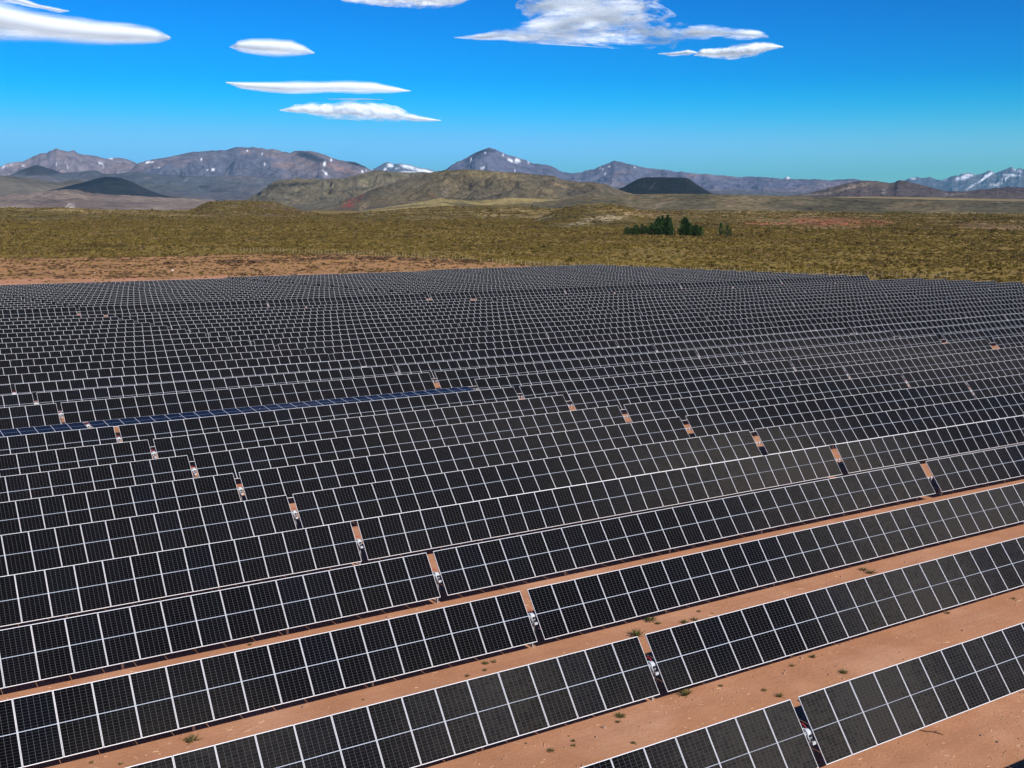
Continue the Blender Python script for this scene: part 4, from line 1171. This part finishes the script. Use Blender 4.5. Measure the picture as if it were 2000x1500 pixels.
def tree_meshes(seed, wide, n):
    """unit-height tree: tapered trunk with limbs, crown of leaf clumps; wide = crown width / height"""
    rr = random.Random(seed)
    mb = MB(); mb.tube([(0, 0, -0.02), (0.005, 0, 0.3), (0, 0.005, 0.7), (0, 0, 0.93)], [0.020, 0.014, 0.008, 0.002], 6)
    for _ in range(9):
        z = rr.uniform(0.12, 0.75); a = rr.uniform(0, 6.28); q = wide * 0.42 * (1 - z * 0.6)
        mb.tube([(0, 0, z), (q * 0.6 * math.cos(a), q * 0.6 * math.sin(a), z + 0.09), (q * math.cos(a), q * math.sin(a), z + 0.2)], [0.006, 0.004, 0.001], 4)
    tr = mb.me("trunk", [m_bark])
    V, F = [], []
    lobes = [(rr.uniform(0.15, 0.85), rr.uniform(0, 6.28), rr.uniform(0.5, 1.0)) for _ in range(10)]
    for _ in range(n):
        z = rr.random() ** 0.9 * 0.94 + 0.05
        env = wide * 0.5 * (math.sin(math.pi * min(1, (z + 0.08) / 1.12) ** 0.75) ** 0.7 + 0.06)
        a = rr.uniform(0, 6.28); lob = 0.72
        for lz, la, lw in lobes:
            lob += 0.45 * lw * math.exp(-((z - lz) / 0.10) ** 2) * max(0, math.cos(a - la)) ** 2
        q = env * lob * math.sqrt(rr.uniform(0.25, 1.0))
        c = Vector((q * math.cos(a), q * math.sin(a), z))
        d = Vector((math.cos(a) * 0.7, math.sin(a) * 0.7, rr.uniform(0.2, 1.3))).normalized()
        sd = Vector((rr.gauss(0, 1), rr.gauss(0, 1), rr.gauss(0, .6))).cross(d).normalized() * rr.uniform(0.010, 0.022)
        e = d * rr.uniform(0.03, 0.065)
        k = len(V); V += [c - sd, c + sd, c + e + sd * .5, c + e - sd * .5]; F.append((k, k + 1, k + 2, k + 3))
    return tr, mesh("crown", V, F, [m_leaf])


kinds = {}
def make_tree(x, ytop, ybot, wpx, lab, grp, kind_=0, name="poplar_tree"):
    p = on_ground(x, ybot)
    d_ = (p - cam.location).dot(Vector(FWD)); h = (ybot - ytop) / FPX * d_ * 1.15
    w = wpx * 1.15 / FPX * d_ / h
    key = (name, kind_, round(w * 6))
    if key not in kinds: kinds[key] = tree_meshes(hash(key) % 9999 if False else kind_ * 7 + int(w * 31), max(0.14, round(w * 6) / 6.0), 1000)
    tr, cr = kinds[key]
    e = empty(name, p, rng.uniform(0, 6.28)); e.scale = (h, h, h)
    link("trunk", tr, e); c = link("crown", cr, e)
    tag(e, lab, "tree", grp)


# outline of the grove's top, read along it; every tree stands on its own foot
g_top = [(1218, 452), (1226, 447), (1238, 445), (1250, 444), (1262, 442), (1270, 443), (1277, 441), (1282, 433), (1290, 429), (1304, 429), (1310, 435), (1318, 449), (1323, 452), (1328, 447), (1333, 436), (1337, 432), (1345, 437), (1355, 441), (1366, 446), (1376, 452)]
for nm_, a_, b_, n_ in (("low left clump", 1220, 1274, 15), ("high middle clump", 1278, 1316, 14), ("right clump", 1325, 1374, 16)):
    for i in range(n_):
        x = a_ + (b_ - a_) * (i + 0.5) / n_ + rng.uniform(-0.6, 0.6)
        yb = 459 + (x - 1220) / 155 * 3.2
        top = np.interp(x, *zip(*g_top)) + rng.uniform(-4.0, 5.0)
        make_tree(x, top, yb, rng.uniform(6.0, 8.5), f"dark green poplar, {ORD[i + 1]} from the left in the {nm_} of the grove", "trees of the grove on the plain", i % 4)
for x, yt, yb, w, lab in ((1407.5, 439, 460.5, 6, "slim dark poplar, tallest of the four apart from the grove"), (1414, 449, 460.5, 3.5, "short thin poplar just right of the tallest lone one"),
                          (1420, 443, 461, 4.5, "thin sparse poplar, third of the four standing apart"), (1426, 448, 461, 3.5, "faint small poplar at the right end of the four")):
    make_tree(x, yt, yb, w, lab, "poplars apart from the grove", 1)
k = 0
for x in (1690, 1706, 1711, 1716, 1721, 1726, 1730, 1744, 1758, 1763, 1768, 1773, 1780):
    k += 1
    p = at_range(x, 418.3, 2010); d_ = 2010 * math.cos(math.atan((x - 1000) / FPX))
    p = Vector((p[0], p[1], at_range(x, 419.5, 2010)[2]))
    h = rng.uniform(3.6, 5.2) / FPX * d_ * 1.3
    key = ('far', k % 3)
    if key not in kinds: kinds[key] = tree_meshes(300 + k, 0.62, 240)
    e = empty("tree", p, rng.uniform(0, 6.28)); e.scale = (h, h, h)
    link("trunk", kinds[key][0], e); link("crown", kinds[key][1], e)
    tag(e, f"tiny dark tree below the mesa, {ORD[k]} from left in the broken far line", "tree", "far line of trees below the mesa")

# ------------------------------------------------------------------ clouds
def cloud_mat(name, thresh, soft, nscale, stretch, edge, tint=(0.97, 0.975, 0.98)):
    m, t = new_mat(name)
    oc = t.n("ShaderNodeTexCoord").outputs['Object']
    nz = t.noise(t.mapping(oc, stretch), nscale, 8, 0.62, 0.0)
    lw = t.n("ShaderNodeLayerWeight"); lw.inputs[0].default_value = 0.5
    fac = t.math('POWER', t.math('SUBTRACT', 1.0, lw.outputs['Facing'], clamp=True), 2.3)
    a = t.math('ADD', t.math('SUBTRACT', t.math('MULTIPLY', fac, edge[1]), edge[0]), t.math('MULTIPLY', t.math('SUBTRACT', nz, thresh), soft), clamp=True)
    dif = t.n("ShaderNodeBsdfDiffuse"); dif.inputs[0].default_value = (0.74, 0.745, 0.76, 1)
    trl = t.n("ShaderNodeBsdfTranslucent"); trl.inputs[0].default_value = (0.55, 0.56, 0.58, 1)
    mx0 = t.n("ShaderNodeAddShader")
    t.L.new(dif.outputs[0], mx0.inputs[0]); t.L.new(trl.outputs[0], mx0.inputs[1])
    tr = t.n("ShaderNodeBsdfTransparent")
    mx = t.n("ShaderNodeMixShader")
    t.L.new(a, mx.inputs[0]); t.L.new(tr.outputs[0], mx.inputs[1]); t.L.new(mx0.outputs[0], mx.inputs[2])
    t.L.new(mx.outputs[0], t.out.inputs[0])
    return m


def cloud(poly_top, poly_bot, R, mat, label, seed=1, puff=0.0, thick=0.9, N=200, M=40):
    """lens or streak: upper and lower outline in the photo, real thickness along the line of sight"""
    xs = np.linspace(poly_top[0][0], poly_top[-1][0], N)
    yt = np.interp(xs, *zip(*poly_top)); yb = np.interp(xs, *zip(*poly_bot))
    k = np.ones(9) / 9
    yt = np.convolve(np.pad(yt, 4, mode='edge'), k, 'valid'); yb = np.convolve(np.pad(yb, 4, mode='edge'), k, 'valid')
    yc = (yt + yb) / 2; hh = np.maximum((yb - yt) / 2, 0.2)
    hh[0] = hh[-1] = 0.05
    hor = []
    C0 = at_range(xs[N // 2], yc[N // 2], R)
    TH_ = np.linspace(0, 2 * np.pi, M, endpoint=False)
    Vx = np.zeros((N, M + 1, 3))
    YJ = yc[:, None] + hh[:, None] * np.sin(TH_)[None, :]
    WN = 1 + puff * (fbm(xs[:, None] / 16 + 40 * (np.cos(TH_) > 0)[None, :], YJ / 9, seed, 4) - 0.5) * np.abs(np.cos(TH_))[None, :] ** 0.0
    for i in range(N):
        d = ray(xs[i], yc[i]); hl = math.hypot(d[0], d[1]); u2 = np.array([d[0], d[1], 0]) / hl
        c = at_range(xs[i], yc[i], R)
        vert = hh[i] / FPX * R * 1.14
        dep = hh[i] / FPX * R * thick * 2.2
        for j in range(M + 1):
            a = TH_[j % M]
            w = WN[i, j % M]
            Vx[i, j] = c + u2 * math.cos(a) * dep * w + np.array([0, 0, 1]) * math.sin(a) * vert * w
    Vx -= C0
    me = grid_mesh("cloud", Vx[:, :, 0], Vx[:, :, 1], Vx[:, :, 2], [mat])
    o = link("cloud", me); o.location = C0
    return tag(o, label, "cloud", "clouds over the mountains")


R_C = 42000
# object coordinates are metres, so noise scales are small; streaks run with the wind
cm_smooth = cloud_mat("lens_cloud", 0.50, 1.5, 0.0008, (0.3, 0.3, 3.0), (0.02, 1.25))
cm_puffy = cloud_mat("ragged_cloud", 0.48, 2.4, 0.0017, (0.6, 0.6, 1.5), (0.06, 1.35))
cm_wisp = cloud_mat("wispy_cloud", 0.50, 4.4, 0.0011, (0.36, 0.36, 1.8), (0.24, 0.95))
cloud([(-260, -60), (-120, -25), (0, 5), (60, 22), (110, 34), (180, 43), (250, 49), (300, 57), (322, 66), (335, 74)],
      [(-260, 40), (-120, 60), (0, 69), (70, 76), (150, 82), (210, 85), (280, 84), (315, 83), (335, 75)], R_C, cm_smooth, "long smooth white lens cloud reaching in from the upper left corner", 3)
cloud([(-120, -60), (0, -18), (40, -4), (75, 8), (110, 15), (136, 21)], [(-120, -30), (0, 0), (50, 12), (90, 20), (115, 24), (136, 22)], 46000, cm_wisp, "thin veil cloud above the long lens cloud in the corner", 5)
cloud([(448, 92), (462, 80), (490, 77), (530, 76.5), (570, 80), (595, 90), (615, 103)], [(448, 92), (470, 99), (510, 105), (550, 109), (585, 108), (600, 106), (615, 104)], R_C, cm_smooth, "small oval lens cloud alone in the blue right of the corner cloud", 7)
cloud([(440, 160), (480, 160), (540, 159), (620, 160), (680, 159), (730, 162), (770, 170), (803, 177)], [(440, 161), (470, 172), (520, 178), (570, 181), (640, 180), (720, 182), (770, 181), (803, 178)], R_C, cm_smooth, "long flat lens cloud, upper of the two streaks above the mountains", 9)
cloud([(545, 215), (570, 206), (610, 203), (640, 201), (665, 198), (680, 196), (700, 199), (740, 204), (775, 209), (795, 219), (830, 229), (862, 235)],
      [(545, 216), (580, 222), (620, 227), (660, 230), (710, 233), (770, 236), (820, 237), (862, 236)], R_C, cm_puffy, "lumpy white cloud just below the long flat lens cloud", 11, puff=0.22)
cloud([(640, 193), (690, 191), (750, 194)], [(640, 194), (700, 195.5), (750, 195)], R_C + 500, cm_wisp, "faint thread of cloud between the two streaks", 12)
cloud([(640, -14), (700, -20), (780, -24), (850, -20), (900, -10), (920, -3)], [(640, -12), (670, 3), (720, 6), (770, 9), (830, 13), (880, 11), (905, 5), (920, -2)], R_C, cm_puffy, "white cloud cut by the top edge left of centre", 13, puff=0.22)
cloud([(885, 73), (930, 66), (990, 53), (1030, 45), (1080, 30), (1110, 14), (1150, -6), (1200, -20), (1260, -10), (1290, 20), (1330, 40), (1400, 50), (1450, 56), (1492, 62), (1505, 72)],
      [(885, 74), (930, 79), (1000, 81), (1080, 81), (1150, 80), (1200, 82), (1240, 94), (1280, 96), (1310, 93), (1340, 78), (1400, 74), (1450, 76), (1490, 78), (1505, 73)], R_C, cm_wisp, "broad feathery cloud spreading across the top right of centre", 15)
cloud([(1005, 12), (1020, -4), (1060, -30), (1120, -40), (1200, -45), (1260, -30), (1285, 0), (1300, 20)], [(1005, 14), (1030, 40), (1090, 52), (1160, 58), (1230, 56), (1270, 48), (1290, 40), (1300, 24)], R_C + 2500, cm_wisp, "feathery veil rising from the broad cloud to the top edge", 17)
cloud([(1355, 108), (1370, 95), (1395, 97), (1440, 88), (1480, 84), (1505, 85), (1530, 91)], [(1355, 109), (1390, 112), (1430, 113), (1470, 109), (1500, 99), (1530, 92)], R_C, cm_puffy, "compact slanting cloud below the right end of the feathery one", 19, puff=0.22)
cloud([(1285, 104), (1310, 101), (1345, 96), (1362, 102)], [(1285, 106), (1310, 109), (1345, 107), (1362, 104)], R_C, cm_wisp, "small torn cloud scrap just left of the compact slanting cloud", 21, puff=0.22)

# ------------------------------------------------------------------ the air
HB = 63000.0
mb = MB(); mb.box(-HB, HB, -HB, HB, -12.0, 2300.0)
m_haze = bpy.data.materials.new("haze_air"); m_haze.use_nodes = True
hn = m_haze.node_tree; hn.nodes.clear()
ho = hn.nodes.new("ShaderNodeOutputMaterial")
pv = hn.nodes.new("ShaderNodeVolumePrincipled")
pv.inputs['Color'].default_value = (0.20, 0.60, 1.0, 1)
pv.inputs['Density'].default_value = 0.95e-5
pv.inputs['Anisotropy'].default_value = 0.0
hn.links.new(pv.outputs[0], ho.inputs['Volume'])
hz = link("haze", mb.me("haze", [m_haze]))
tag(hz, "thin blue air that fades the far mountains", "haze", kind='stuff')
